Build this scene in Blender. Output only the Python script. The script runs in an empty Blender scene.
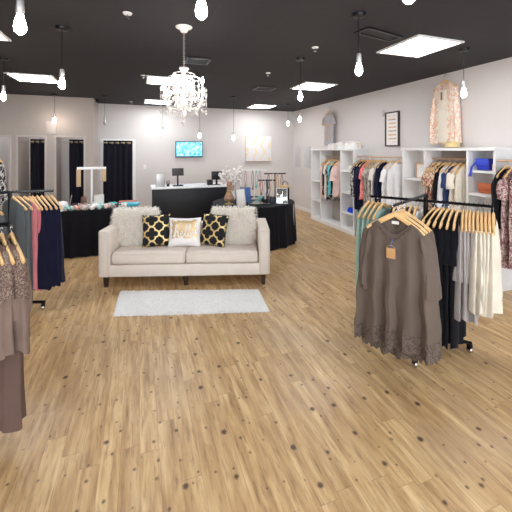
import bpy, bmesh, math, random
from math import sin, cos, pi, radians, sqrt, atan2
from mathutils import Vector, Matrix
random.seed(7)
ORD = ['first', 'second', 'third', 'fourth', 'fifth', 'sixth', 'seventh', 'eighth']
scene = bpy.context.scene
col = scene.collection
H_EYE, CEIL, WR, YB, WL, YF = 1.75, 2.93, 4.45, 9.2, -3.4, -1.6

# ------------------------------------------------------------------ materials
def _new(name):
    m = bpy.data.materials.new(name); m.use_nodes = True
    nt = m.node_tree; b = nt.nodes['Principled BSDF']
    return m, nt, b
def S(v):
    v /= 255.0
    return v/12.92 if v <= .04045 else ((v+.055)/1.055)**2.4
def rgb(r, g, b): return (S(r), S(g), S(b), 1)
def mixcol(nt, fac, a, b):
    n = nt.nodes.new('ShaderNodeMix'); n.data_type = 'RGBA'
    if hasattr(fac, 'is_linked'): nt.links.new(fac, n.inputs[0])
    else: n.inputs[0].default_value = fac
    for s, i in ((a, 6), (b, 7)):
        if hasattr(s, 'is_linked'): nt.links.new(s, n.inputs[i])
        else: n.inputs[i].default_value = s
    return n.outputs[2]
def mth(nt, op, a, b=None, c=None):
    n = nt.nodes.new('ShaderNodeMath'); n.operation = op
    for i, s in enumerate((a, b, c)):
        if s is None: continue
        if hasattr(s, 'is_linked'): nt.links.new(s, n.inputs[i])
        else: n.inputs[i].default_value = s
    return n.outputs[0]
def coords(nt, scale=(1, 1, 1), rot=(0, 0, 0), kind='Object'):
    t = nt.nodes.new('ShaderNodeTexCoord'); m = nt.nodes.new('ShaderNodeMapping')
    nt.links.new(t.outputs[kind], m.inputs[0]); m.inputs['Scale'].default_value = scale
    m.inputs['Rotation'].default_value = rot
    return m.outputs[0]
def noise(nt, vec, scale, detail=3, rough=.5, out=0):
    n = nt.nodes.new('ShaderNodeTexNoise'); n.inputs['Scale'].default_value = scale
    n.inputs['Detail'].default_value = detail; n.inputs['Roughness'].default_value = rough
    nt.links.new(vec, n.inputs['Vector']); return n.outputs[out]
def ramp(nt, fac, stops, mode='LINEAR'):
    r = nt.nodes.new('ShaderNodeValToRGB'); r.color_ramp.interpolation = mode
    while len(r.color_ramp.elements) < len(stops): r.color_ramp.elements.new(.5)
    for e, (p, c) in zip(r.color_ramp.elements, stops): e.position = p; e.color = c
    nt.links.new(fac, r.inputs[0]); return r.outputs[0]
def bump(nt, b, h, strength=.3, dist=.01):
    n = nt.nodes.new('ShaderNodeBump'); n.inputs['Strength'].default_value = strength
    n.inputs['Distance'].default_value = dist
    nt.links.new(h, n.inputs['Height']); nt.links.new(n.outputs[0], b.inputs['Normal'])
CACHE = {}
def plain(name, c, rough=.5, metal=0, var=.06, scale=12, bmp=0, emit=None, es=0, spec=None, cs=(1, 1, 1)):
    key = name
    if key in CACHE: return CACHE[key]
    m, nt, b = _new(name)
    v = coords(nt, cs); f = noise(nt, v, scale)
    c2 = tuple(max(0, x*(1-var*2)) for x in c[:3])+(1,); c1 = tuple(min(1, x*(1+var)) for x in c[:3])+(1,)
    nt.links.new(mixcol(nt, f, c1, c2), b.inputs['Base Color'])
    b.inputs['Roughness'].default_value = rough; b.inputs['Metallic'].default_value = metal
    if spec is not None: b.inputs['Specular IOR Level'].default_value = spec
    if bmp: bump(nt, b, noise(nt, v, scale*8), bmp, .004)
    if emit: b.inputs['Emission Color'].default_value = emit; b.inputs['Emission Strength'].default_value = es
    CACHE[key] = m; return m
def fabric(name, c, rough=.9, var=.10, weave=260):
    if name in CACHE: return CACHE[name]
    m, nt, b = _new(name)
    v = coords(nt); f = noise(nt, v, 9, 4)
    c2 = tuple(x*(1-var*2) for x in c[:3])+(1,); c1 = tuple(min(1, x*(1+var)) for x in c[:3])+(1,)
    nt.links.new(mixcol(nt, f, c1, c2), b.inputs['Base Color'])
    b.inputs['Roughness'].default_value = rough; b.inputs['Specular IOR Level'].default_value = .15
    b.inputs['Sheen Weight'].default_value = .05
    bump(nt, b, noise(nt, v, weave, 2), .25, .002)
    CACHE[name] = m; return m
def patterned(name, cols, scale=30, kind='voronoi', cs=(1, 1, 1)):
    """printed cloth: several colours in blotches"""
    if name in CACHE: return CACHE[name]
    m, nt, b = _new(name); v = coords(nt, cs)
    if kind == 'voronoi':
        n = nt.nodes.new('ShaderNodeTexVoronoi'); n.inputs['Scale'].default_value = scale
        nt.links.new(v, n.inputs['Vector']); s = nt.nodes.new('ShaderNodeSeparateColor')
        nt.links.new(n.outputs['Color'], s.inputs[0]); f = s.outputs[0]
    else:
        f = noise(nt, v, scale, 3, .7); f = mth(nt, 'MULTIPLY_ADD', f, 2.6, -.8)
    k = len(cols)
    nt.links.new(ramp(nt, f, [(i/k, c) for i, c in enumerate(cols)], 'CONSTANT'), b.inputs['Base Color'])
    b.inputs['Roughness'].default_value = .9; b.inputs['Specular IOR Level'].default_value = .15
    CACHE[name] = m; return m

M_wall = plain('painted_wall', rgb(216, 211, 208), .75, var=.015, scale=2, bmp=.05)
M_wallL = plain('painted_wall_taupe', rgb(186, 176, 168), .75, var=.015, scale=2, bmp=.05)
M_trim = plain('white_trim', rgb(236, 234, 232), .4, var=.01)
M_trimL = plain('greige_trim', rgb(198, 190, 184), .5, var=.01)
M_shelf = plain('white_laminate', rgb(235, 234, 233), .4, var=.015)
M_back = plain('taupe_backing', rgb(178, 166, 160), .55, var=.05)
M_black = plain('black_metal', rgb(22, 22, 24), .35, .6, var=.1)
M_blackp = plain('black_plastic', rgb(20, 20, 22), .35, var=.1)
M_chrome = plain('chrome', rgb(205, 205, 208), .18, 1, var=.03)
M_silver = plain('brushed_silver', rgb(190, 188, 186), .35, .7, var=.05)
M_gold = plain('gold_metal', rgb(212, 178, 108), .28, .85, var=.06)
M_white = plain('white_plastic', rgb(240, 240, 240), .35, var=.01)
M_legwood = plain('espresso_wood', rgb(46, 33, 28), .4, var=.2, scale=20, cs=(1, 1, .2))
M_linen = fabric('cream_linen', rgb(222, 210, 198), var=.04)
M_clothblk = fabric('black_tablecloth', rgb(20, 20, 26), .75, var=.1)
M_curtain = fabric('black_curtain', rgb(25, 25, 36), .8, var=.12)
def fur_mat(name, c):
    m, nt, b = _new(name); v = coords(nt); cc = mixcol(nt, noise(nt, v, 12), c, tuple(x*.93 for x in c[:3])+(1,))
    d = nt.nodes.new('ShaderNodeBsdfDiffuse'); t = nt.nodes.new('ShaderNodeBsdfTranslucent'); x = nt.nodes.new('ShaderNodeMixShader')
    nt.links.new(cc, d.inputs[0]); nt.links.new(cc, t.inputs[0]); x.inputs[0].default_value = .35
    nt.links.new(d.outputs[0], x.inputs[1]); nt.links.new(t.outputs[0], x.inputs[2])
    o = [n for n in nt.nodes if n.type == 'OUTPUT_MATERIAL'][0]; nt.links.new(x.outputs[0], o.inputs[0]); nt.nodes.remove(b); return m
M_fur = fur_mat('white_fur', (.97, .945, .90, 1)); M_rug = fur_mat('white_pile', (.985, .98, .97, 1))
M_panelgrey = plain('pale_grey_metal', rgb(200, 199, 200), .45, var=.02)
M_frame_blk = plain('dark_frame', rgb(52, 44, 42), .4, var=.1)
M_counter = plain('black_counter_face', rgb(17, 18, 23), .5, var=.15)
M_sticker = plain('white_label', rgb(235, 232, 226), .7, var=.02)

def wood(name, c1, c2, sc=(1, 1, 1)):
    m, nt, b = _new(name); v = coords(nt, sc); f = noise(nt, v, 14, 4, .6)
    nt.links.new(mixcol(nt, f, c1, c2), b.inputs['Base Color']); b.inputs['Roughness'].default_value = .42
    return m
M_hang = wood('hanger_wood', rgb(240, 205, 150), rgb(206, 156, 96), (.5, 4, 4))
M_rod = wood('rod_wood', rgb(226, 190, 160), rgb(190, 150, 120), (6, .5, 6))

def glow(name, c, s):
    m, nt, b = _new(name); b.inputs['Base Color'].default_value = (.8, .8, .8, 1)
    b.inputs['Emission Color'].default_value = c; b.inputs['Emission Strength'].default_value = s
    return m
M_panel = glow('led_panel', (.93, .96, 1, 1), 13.5)
M_bulb = glow('filament_bulb', (1, .86, .76, 1), 42)
M_candle = glow('candle_bulb', (1, .90, .82, 1), 60)

def crystal_mat():
    m, nt, b = _new('crystal'); b.inputs['Base Color'].default_value = (.95, .93, .92, 1)
    b.inputs['Roughness'].default_value = .05; b.inputs['Metallic'].default_value = .25
    tr = nt.nodes.new('ShaderNodeBsdfTransparent'); mx = nt.nodes.new('ShaderNodeMixShader')
    mx.inputs[0].default_value = .35
    o = [n for n in nt.nodes if n.type == 'OUTPUT_MATERIAL'][0]
    nt.links.new(b.outputs[0], mx.inputs[1]); nt.links.new(tr.outputs[0], mx.inputs[2]); nt.links.new(mx.outputs[0], o.inputs[0])
    return m
M_crystal = crystal_mat()

def floor_mat():
    m, nt, b = _new('knotty_plank_floor')
    tc = nt.nodes.new('ShaderNodeTexCoord'); sp = nt.nodes.new('ShaderNodeSeparateXYZ'); nt.links.new(tc.outputs['Object'], sp.inputs[0])
    X, Y = sp.outputs[0], sp.outputs[1]
    PW, PL = .105, 1.15
    row = mth(nt, 'FLOOR', mth(nt, 'DIVIDE', X, PW))
    wn = nt.nodes.new('ShaderNodeTexWhiteNoise'); wn.noise_dimensions = '1D'; nt.links.new(row, wn.inputs['W'])
    ys = mth(nt, 'ADD', mth(nt, 'DIVIDE', Y, PL), mth(nt, 'MULTIPLY', wn.outputs['Value'], 7.3))
    cl = mth(nt, 'FLOOR', ys)
    cb = nt.nodes.new('ShaderNodeCombineXYZ'); nt.links.new(row, cb.inputs[0]); nt.links.new(cl, cb.inputs[1])
    w2 = nt.nodes.new('ShaderNodeTexWhiteNoise'); w2.noise_dimensions = '2D'; nt.links.new(cb.outputs[0], w2.inputs['Vector'])
    pv = w2.outputs['Value']
    # grain coordinates stretched along the plank and shifted per plank
    cg = nt.nodes.new('ShaderNodeCombineXYZ')
    nt.links.new(mth(nt, 'ADD', X, mth(nt, 'MULTIPLY', pv, 31)), cg.inputs[0])
    nt.links.new(mth(nt, 'MULTIPLY', Y, .10), cg.inputs[1]); nt.links.new(mth(nt, 'MULTIPLY', pv, 9), cg.inputs[2])
    g1 = noise(nt, cg.outputs[0], 55, 5, .65)
    g2 = noise(nt, cg.outputs[0], 20, 4, .6)
    base = ramp(nt, g2, [(.30, rgb(158, 123, 82)), (.5, rgb(198, 163, 116)), (.70, rgb(226, 196, 148))])
    c = mixcol(nt, mth(nt, 'MULTIPLY', pv, .42), base, rgb(168, 132, 92))
    gr = nt.nodes.new('ShaderNodeMapRange'); nt.links.new(g1, gr.inputs[0]); gr.inputs[1].default_value = .52; gr.inputs[2].default_value = .72
    c = mixcol(nt, mth(nt, 'MULTIPLY', gr.outputs[0], .62), c, rgb(100, 70, 44))
    # greyish worn patches
    wp = noise(nt, tc.outputs['Object'], 1.1, 3, .5)
    wr = nt.nodes.new('ShaderNodeMapRange'); nt.links.new(wp, wr.inputs[0]); wr.inputs[1].default_value = .5; wr.inputs[2].default_value = .75
    c = mixcol(nt, mth(nt, 'MULTIPLY', wr.outputs[0], .5), c, rgb(176, 152, 128))
    # knots
    def knots(scale, r0, r1, gate, sx, sy, off):
        vm = nt.nodes.new('ShaderNodeMapping'); nt.links.new(tc.outputs['Object'], vm.inputs[0])
        vm.inputs['Scale'].default_value = (sx, sy, 1); vm.inputs['Location'].default_value = (off, off*1.7, 0)
        vo = nt.nodes.new('ShaderNodeTexVoronoi'); vo.voronoi_dimensions = '2D'; vo.inputs['Scale'].default_value = scale
        nt.links.new(vm.outputs[0], vo.inputs['Vector'])
        sc = nt.nodes.new('ShaderNodeSeparateColor'); nt.links.new(vo.outputs['Color'], sc.inputs[0])
        dd = mth(nt, 'ADD', vo.outputs['Distance'], mth(nt, 'MULTIPLY_ADD', noise(nt, tc.outputs['Object'], 70, 2), .05, -.025))
        rad = mth(nt, 'MULTIPLY_ADD', sc.outputs[1], r1-r0, r0)
        k = nt.nodes.new('ShaderNodeMapRange'); nt.links.new(mth(nt, 'SUBTRACT', rad, dd), k.inputs[0])
        k.inputs[1].default_value = -.03; k.inputs[2].default_value = .03
        return mth(nt, 'MULTIPLY', k.outputs[0], mth(nt, 'LESS_THAN', sc.outputs[0], gate))
    k1 = knots(5.0, .02, .085, .55, 1, .9, 0)
    k2 = knots(8, .02, .08, .55, 1, .9, 3.3)
    kk = mth(nt, 'MAXIMUM', mth(nt, 'MULTIPLY', k1, .9), mth(nt, 'MULTIPLY', k2, .75))
    c = mixcol(nt, kk, c, rgb(62, 46, 38))
    # seams between planks
    fx = mth(nt, 'FRACT', mth(nt, 'DIVIDE', X, PW)); fy = mth(nt, 'FRACT', ys)
    sx = mth(nt, 'LESS_THAN', fx, .022); sy = mth(nt, 'LESS_THAN', fy, .003)
    c = mixcol(nt, mth(nt, 'MULTIPLY', mth(nt, 'MAXIMUM', sx, sy), .35), c, rgb(96, 68, 42))
    nt.links.new(c, b.inputs['Base Color'])
    b.inputs['Roughness'].default_value = .38; b.inputs['Specular IOR Level'].default_value = .4
    bump(nt, b, g1, .06, .003)
    return m
M_floor = floor_mat()

def ceil_mat():
    m, nt, b = _new('charcoal_ceiling_tile')
    tc = nt.nodes.new('ShaderNodeTexCoord'); sp = nt.nodes.new('ShaderNodeSeparateXYZ'); nt.links.new(tc.outputs['Object'], sp.inputs[0])
    f = noise(nt, tc.outputs['Object'], 60, 3)
    c = mixcol(nt, f, rgb(45, 43, 48), rgb(30, 29, 34))
    ls = []
    for o in (sp.outputs[0], sp.outputs[1]):
        ls.append(mth(nt, 'LESS_THAN', mth(nt, 'FRACT', mth(nt, 'DIVIDE', o, .61)), .035))
    c = mixcol(nt, mth(nt, 'MAXIMUM', ls[0], ls[1]), c, rgb(41, 39, 44))
    nt.links.new(c, b.inputs['Base Color']); b.inputs['Roughness'].default_value = .85
    bump(nt, b, noise(nt, tc.outputs['Object'], 120, 2), .3, .004)
    return m
M_ceil = ceil_mat()

def quatrefoil_mat():
    m, nt, b = _new('black_gold_quatrefoil')
    v = coords(nt); sp = nt.nodes.new('ShaderNodeSeparateXYZ'); nt.links.new(v, sp.inputs[0])
    P = .19
    a = [mth(nt, 'ABSOLUTE', mth(nt, 'SUBTRACT', mth(nt, 'FRACT', mth(nt, 'ADD', mth(nt, 'DIVIDE', o, P), .5+s)), .5)) for o, s in ((sp.outputs[0], .3), (sp.outputs[2], .1))]
    mx = mth(nt, 'MAXIMUM', *a); mn = mth(nt, 'MINIMUM', *a)
    dx = mth(nt, 'SUBTRACT', mx, .25)
    d = mth(nt, 'SQRT', mth(nt, 'ADD', mth(nt, 'MULTIPLY', dx, dx), mth(nt, 'MULTIPLY', mn, mn)))
    s = mth(nt, 'ABSOLUTE', mth(nt, 'SUBTRACT', d, .24))
    band = mth(nt, 'LESS_THAN', s, .05)
    # remove inner arcs: keep only where point is outside the inner diamond
    inner = mth(nt, 'GREATER_THAN', mth(nt, 'ADD', mx, mn), .33)
    k = mth(nt, 'MULTIPLY', band, inner)
    nt.links.new(mixcol(nt, k, rgb(14, 13, 18), rgb(226, 200, 140)), b.inputs['Base Color'])
    nt.links.new(mth(nt, 'MULTIPLY', k, .6), b.inputs['Metallic']); nt.links.new(mth(nt, 'MULTIPLY_ADD', k, -.45, .85), b.inputs['Roughness'])
    return m
M_quat = quatrefoil_mat()

def foil_mat():
    m, nt, b = _new('white_pillow_gold_foil')
    v = coords(nt); sp = nt.nodes.new('ShaderNodeSeparateXYZ'); nt.links.new(v, sp.inputs[0])
    n = mth(nt, 'MULTIPLY_ADD', noise(nt, v, 16, 4, .6), .12, -.06)
    ex = mth(nt, 'ABSOLUTE', sp.outputs[0]); ez = mth(nt, 'ABSOLUTE', mth(nt, 'SUBTRACT', sp.outputs[2], .235))
    d = mth(nt, 'MAXIMUM', mth(nt, 'SUBTRACT', ex, .155), mth(nt, 'SUBTRACT', ez, .115))
    k = mth(nt, 'LESS_THAN', mth(nt, 'ADD', d, n), 0)
    g = noise(nt, v, 7, 2)
    gold = ramp(nt, g, [(.3, rgb(186, 152, 108)), (.65, rgb(222, 196, 152))])
    nt.links.new(mixcol(nt, k, rgb(238, 234, 232), gold), b.inputs['Base Color'])
    nt.links.new(mth(nt, 'MULTIPLY', k, .55), b.inputs['Metallic']); nt.links.new(mth(nt, 'MULTIPLY_ADD', k, -.5, .85), b.inputs['Roughness'])
    return m
M_foil = foil_mat()

def screen_mat():
    m, nt, b = _new('tv_screen_picture'); v = coords(nt)
    f = noise(nt, v, 9, 4, .7); c = ramp(nt, f, [(.3, rgb(30, 90, 215)), (.46, rgb(70, 185, 245)), (.56, rgb(150, 230, 255)), (.68, rgb(235, 250, 255))])
    b.inputs['Base Color'].default_value = (0, 0, 0, 1); b.inputs['Roughness'].default_value = .2
    nt.links.new(c, b.inputs['Emission Color']); b.inputs['Emission Strength'].default_value = 1.0
    return m
M_screen = screen_mat()
def canvas_mat():
    m, nt, b = _new('canvas_gold_waves'); v = coords(nt)
    sp = nt.nodes.new('ShaderNodeSeparateXYZ'); nt.links.new(v, sp.inputs[0])
    w = mth(nt, 'MULTIPLY', mth(nt, 'SINE', mth(nt, 'MULTIPLY', sp.outputs[2], 16)), .055)
    u = mth(nt, 'FRACT', mth(nt, 'DIVIDE', mth(nt, 'ADD', sp.outputs[0], w), .26))
    k = mth(nt, 'LESS_THAN', mth(nt, 'ABSOLUTE', mth(nt, 'SUBTRACT', u, .5)), .13)
    w2 = mth(nt, 'MULTIPLY', mth(nt, 'SINE', mth(nt, 'MULTIPLY_ADD', sp.outputs[2], 16, 3.14)), .055)
    k = mth(nt, 'MULTIPLY', k, mth(nt, 'GREATER_THAN', noise(nt, v, 6, 2), .42))
    nt.links.new(mixcol(nt, k, rgb(232, 230, 232), rgb(242, 222, 178)), b.inputs['Base Color']); b.inputs['Roughness'].default_value = .7
    return m
M_canvas = canvas_mat()
def print_mat():
    m, nt, b = _new('print_of_text_rows'); v = coords(nt)
    sp = nt.nodes.new('ShaderNodeSeparateXYZ'); nt.links.new(v, sp.inputs[0])
    r = mth(nt, 'FRACT', mth(nt, 'DIVIDE', sp.outputs[2], .072))
    line = mth(nt, 'LESS_THAN', mth(nt, 'ABSOLUTE', mth(nt, 'SUBTRACT', r, .5)), .2)
    inx = mth(nt, 'LESS_THAN', mth(nt, 'ABSOLUTE', sp.outputs[1]), .10)
    inz = mth(nt, 'LESS_THAN', mth(nt, 'ABSOLUTE', sp.outputs[2]), .245)
    ink = mth(nt, 'GREATER_THAN', noise(nt, v, 60, 2), .45)
    k = mth(nt, 'MULTIPLY', mth(nt, 'MULTIPLY', line, inx), mth(nt, 'MULTIPLY', inz, ink))
    inkc = ramp(nt, noise(nt, coords(nt, (0, 0, 1)), 9), [(.35, rgb(150, 120, 110)), (.5, rgb(220, 170, 110)), (.65, rgb(150, 140, 120))])
    nt.links.new(mixcol(nt, k, rgb(238, 234, 230), inkc), b.inputs['Base Color']); b.inputs['Roughness'].default_value = .25
    return m
M_print = print_mat()

# ------------------------------------------------------------------ mesh builder
class MB:
    def __init__(s): s.v = []; s.f = []
    def add(s, vs, fs, M=None):
        n = len(s.v)
        s.v += [tuple(M @ Vector(p)) for p in vs] if M else [tuple(p) for p in vs]
        s.f += [tuple(i+n for i in f) for f in fs]; return s
    def box(s, c, d, rz=0, bev=0, M=None):
        x, y, z = (k/2 for k in d); b = min(bev, x*.9, y*.9, z*.9)
        R = Matrix.Translation(c) @ Matrix.Rotation(rz, 4, 'Z')
        if M: R = M @ R
        if b <= 0:
            vs = [(i*x, j*y, k*z) for i in (-1, 1) for j in (-1, 1) for k in (-1, 1)]
            fs = [(0, 1, 3, 2), (4, 6, 7, 5), (0, 4, 5, 1), (2, 3, 7, 6), (0, 2, 6, 4), (1, 5, 7, 3)]
            return s.add(vs, fs, R)
        bm = bmesh.new(); bmesh.ops.create_cube(bm, size=1)
        for v in bm.verts: v.co = Vector((v.co.x*2*x, v.co.y*2*y, v.co.z*2*z))
        bmesh.ops.bevel(bm, geom=bm.edges[:], offset=b, segments=3, affect='EDGES', profile=.5)
        s.bm(bm, R); return s
    def bm(s, bm, M=None):
        bm.verts.index_update(); s.add([v.co.copy() for v in bm.verts], [[v.index for v in f.verts] for f in bm.faces], M); bm.free()
    def tube(s, pts, r, n=8, caps=True, flat=1.0):
        pts = [Vector(p) for p in pts]; m = len(pts)
        rs = r if isinstance(r, (list, tuple)) else [r]*m
        vs = []; fs = []; ref = None
        for i, p in enumerate(pts):
            t = (pts[min(i+1, m-1)]-pts[max(i-1, 0)]).normalized()
            if ref is None: ref = Vector((0, 0, 1)) if abs(t.z) < .9 else Vector((1, 0, 0))
            a = t.cross(ref)
            if a.length < 1e-4: a = t.orthogonal()
            a.normalize(); bb = t.cross(a).normalized(); ref = -bb if bb.dot(ref) < 0 else bb
            bb = ref; a = bb.cross(t).normalized()
            for k in range(n):
                an = 2*pi*k/n; vs.append(p+a*cos(an)*rs[i]+bb*sin(an)*rs[i]*flat)
        for i in range(m-1):
            for k in range(n):
                k2 = (k+1) % n; fs.append((i*n+k, i*n+k2, (i+1)*n+k2, (i+1)*n+k))
        if caps: fs.append(tuple(range(n))[::-1]); fs.append(tuple((m-1)*n+k for k in range(n)))
        return s.add(vs, fs)
    def lathe(s, prof, c=(0, 0, 0), n=24, M=None):
        vs = []; fs = []
        for (r, z) in prof:
            for k in range(n):
                a = 2*pi*k/n; vs.append((c[0]+r*cos(a), c[1]+r*sin(a), c[2]+z))
        for i in range(len(prof)-1):
            for k in range(n):
                k2 = (k+1) % n; fs.append((i*n+k, i*n+k2, (i+1)*n+k2, (i+1)*n+k))
        fs.append(tuple(range(n))[::-1]); fs.append(tuple((len(prof)-1)*n+k for k in range(n)))
        return s.add(vs, fs, M)
    def sphere(s, c, r, n=12, sc=(1, 1, 1)):
        prof = [(max(1e-4, r*sin(pi*i/n)), -r*cos(pi*i/n)) for i in range(n+1)]
        M = Matrix.Translation(c) @ Matrix.Diagonal((sc[0], sc[1], sc[2], 1)); return s.lathe(prof, n=n+4, M=M)
def link(name, mb, mat, parent=None, loc=(0, 0, 0), rz=0, smooth=True):
    me = bpy.data.meshes.new(name); me.from_pydata([tuple(v) for v in mb.v], [], mb.f); me.update()
    bm = bmesh.new(); bm.from_mesh(me); bmesh.ops.recalc_face_normals(bm, faces=bm.faces); bm.to_mesh(me); bm.free()
    me.materials.append(mat)
    if smooth:
        me.polygons.foreach_set('use_smooth', [True]*len(me.polygons))
        me.set_sharp_from_angle(angle=radians(38))
    o = bpy.data.objects.new(name, me); col.objects.link(o); o.location = loc; o.rotation_euler = (0, 0, rz)
    if parent: o.parent = parent
    return o
def tag(o, label, cat, group=None):
    o['label'] = label; o['category'] = cat
    if group: o['group'] = group
    return o
def thing(name, label, cat, loc=(0, 0, 0), rz=0, group=None):
    o = bpy.data.objects.new(name, None); o.empty_display_size = .1; col.objects.link(o)
    o.location = loc; o.rotation_euler = (0, 0, rz); return tag(o, label, cat, group)
def solo(name, mb, mat, label, cat, loc=(0, 0, 0), rz=0, group=None, smooth=True):
    return tag(link(name, mb, mat, None, loc, rz, smooth), label, cat, group)
def struct(name, mb, mat, smooth=False):
    o = link(name, mb, mat, None, smooth=smooth); o['kind'] = 'structure'; return o
def copy_tree(o, parent=None):
    c = o.copy(); col.objects.link(c); c.parent = parent
    for ch in list(o.children): copy_tree(ch, c)
    return c

# ------------------------------------------------------------------ room shell
struct('floor', MB().box(((WL+WR)/2, (YF+YB)/2, -.05), (WR-WL+.4, YB-YF+.4, .1)), M_floor)
struct('ceiling', MB().box(((WL+WR)/2, (YF+YB)/2, CEIL+.05), (WR-WL+.4, YB-YF+.4, .1)), M_ceil)
struct('wall_right', MB().box((WR+.06, (YF+YB)/2, CEIL/2), (.12, YB-YF, CEIL)), M_wall)
struct('wall_left', MB().box((WL-.06, (YF+YB)/2, CEIL/2), (.12, YB-YF, CEIL)), M_wallL)
# back wall with doorway X -.87..-.17
D0, D1, DH = -.87, -.17, 1.97
bw = MB()
bw.box(((D1+WR)/2, YB+.06, CEIL/2), (WR-D1, .12, CEIL)); bw.box(((WL+D0)/2, YB+.06, CEIL/2), (D0-WL, .12, CEIL))
bw.box(((D0+D1)/2, YB+.06, (DH+CEIL)/2), (D1-D0, .12, CEIL-DH))
struct('wall_back', bw, M_wall)
struct('wall_back_passage', MB().box(((D0+D1)/2, YB+1.0, CEIL/2), (1.6, .1, CEIL)), M_wall)
fr = MB()
fr.box((D0-.035, YB-.012, DH/2+.03), (.07, .03, DH+.06)); fr.box((D1+.035, YB-.012, DH/2+.03), (.07, .03, DH+.06)); fr.box(((D0+D1)/2, YB-.012, DH+.035), (D1-D0, .03, .07))
struct('door_1', fr, M_trim)
# front wall behind the camera with a storefront window
fw = MB(); fw.box(((WL+WR)/2, YF-.06, .15), (WR-WL, .12, .3)); fw.box(((WL+WR)/2, YF-.06, 2.79), (WR-WL, .12, .28))
for x in (WL+.2, WR-.2): fw.box((x, YF-.06, 1.475), (.4, .12, 2.35))
struct('wall_front', fw, M_wall)
wf = MB()
for i in range(5): wf.box((WL+.4+i*(WR-WL-.8)/4, YF-.06, 1.475), (.06, .08, 2.35))
wf.box(((WL+WR)/2, YF-.06, 2.62), (WR-WL-.8, .08, .06)); wf.box(((WL+WR)/2, YF-.06, .33), (WR-WL-.8, .08, .06))
struct('window_1', wf, M_black)
# fitting room wall (left back) with openings
FY = 8.3; FX = -1.0; OH = 2.03
ops = [(-3.1, -2.6), (-2.44, -1.95), (-1.73, -1.19)]
fb = MB(); xs = [WL]
for a, b_ in ops: xs += [a, b_]
xs.append(FX)
for i in range(0, len(xs), 2): fb.box(((xs[i]+xs[i+1])/2, FY+.05, CEIL/2), (xs[i+1]-xs[i], .1, CEIL))
for a, b_ in ops: fb.box(((a+b_)/2, FY+.05, (OH+CEIL)/2), (b_-a, .1, CEIL-OH))
fb.box((FX-.05, (FY+.1+YB)/2, CEIL/2), (.1, YB-FY-.1, CEIL))
for x in (-2.52, -1.84): fb.box((x, (FY+.1+YB)/2, CEIL/2), (.06, YB-FY-.1, CEIL))
struct('wall_fitting_rooms', fb, M_wallL)
for i, (a, b_) in enumerate(ops):
    t = MB(); w = .035
    t.box((a-w/2, FY-.008, OH/2), (w, .02, OH)); t.box((b_+w/2, FY-.008, OH/2), (w, .02, OH)); t.box(((a+b_)/2, FY-.008, OH+w/2), (b_-a+2*w, .02, w))
    struct('trim_%d' % (i+1), t, M_trimL)
bbm = MB().box((WR-.009, (YF+YB)/2, .05), (.018, YB-YF, .1)); struct('baseboard_right', bbm, M_trim)
bbm = MB().box(((D1+.07+WR)/2, YB-.009, .05), (WR-D1-.07, .018, .1)); struct('baseboard_back', bbm, M_trim)

# curtains
def curtain(name, x0, x1, y, ztop, zbot, label, waves, rod0, rod1, group=None):
    t = thing(name, label, 'curtain', ((x0+x1)/2, y, zbot), 0, group); W = x1-x0; h = ztop-zbot
    mb = MB(); nx = 60; nz = 14; vs = []; fs = []
    for j in range(nz+1):
        z = h*j/nz
        for i in range(nx+1):
            u = i/nx; a = .03*(.7+.3*sin(7*u+3))
            spread = 1+.05*(1-j/nz)
            vs.append(((u-.5)*W*spread+.004*sin(9*u+z*3), a*sin(u*waves*2*pi+.3*sin(z*2)), z))
    for j in range(nz):
        for i in range(nx):
            a = j*(nx+1)+i; fs.append((a, a+1, a+nx+2, a+nx+1))
    mb.add(vs, fs); cp = link('curtain_cloth', mb, M_curtain, t)
    md = cp.modifiers.new('s', 'SOLIDIFY'); md.thickness = .004
    g = MB()
    for k in range(waves):
        gx = (-.5+(k+.5)/waves)*W; bmx = MB()
        pts = [(gx+.022*cos(q*pi/6), -.032, h-.06+.022*sin(q*pi/6)) for q in range(13)]
        g.tube(pts, .005, 6)
    link('grommets', g, M_gold, t)
    link('rod', MB().tube([(rod0-(x0+x1)/2, 0, h-.055), (rod1-(x0+x1)/2, 0, h-.055)], .011, 8), M_silver, t)
curtain('door_curtain', -.86, -.18, YB-.07, 1.99, .03, 'black grommet curtain across the white framed doorway in the back wall', 5, D0-.02, D1+.02)
curtain('fitting_room_curtain', -2.25, -1.96, FY+.055+.09, 1.99, .05, 'black curtain drawn aside in the fitting room doorway nearer the left edge', 3, -2.44, -1.95)
curtain('fitting_room_curtain', -1.50, -1.19, FY+.055+.09, 1.99, .05, 'black curtain drawn aside in the fitting room doorway behind the jewellery stand', 3, -1.73, -1.19)
solo('wall_panel', MB().box((0, 0, 0), (.2, .02, .28), bev=.004), M_trimL, 'small pale square panel high on the fitting room wall between two doorways', 'panel', (-1.83, FY-.012, 2.24))
solo('security_camera', MB().sphere((0, 0, 0), .045, 8), M_blackp, 'small black dome camera at the ceiling corner beside the fitting rooms', 'camera', (FX+.07, 8.5, CEIL-.03))

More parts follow.
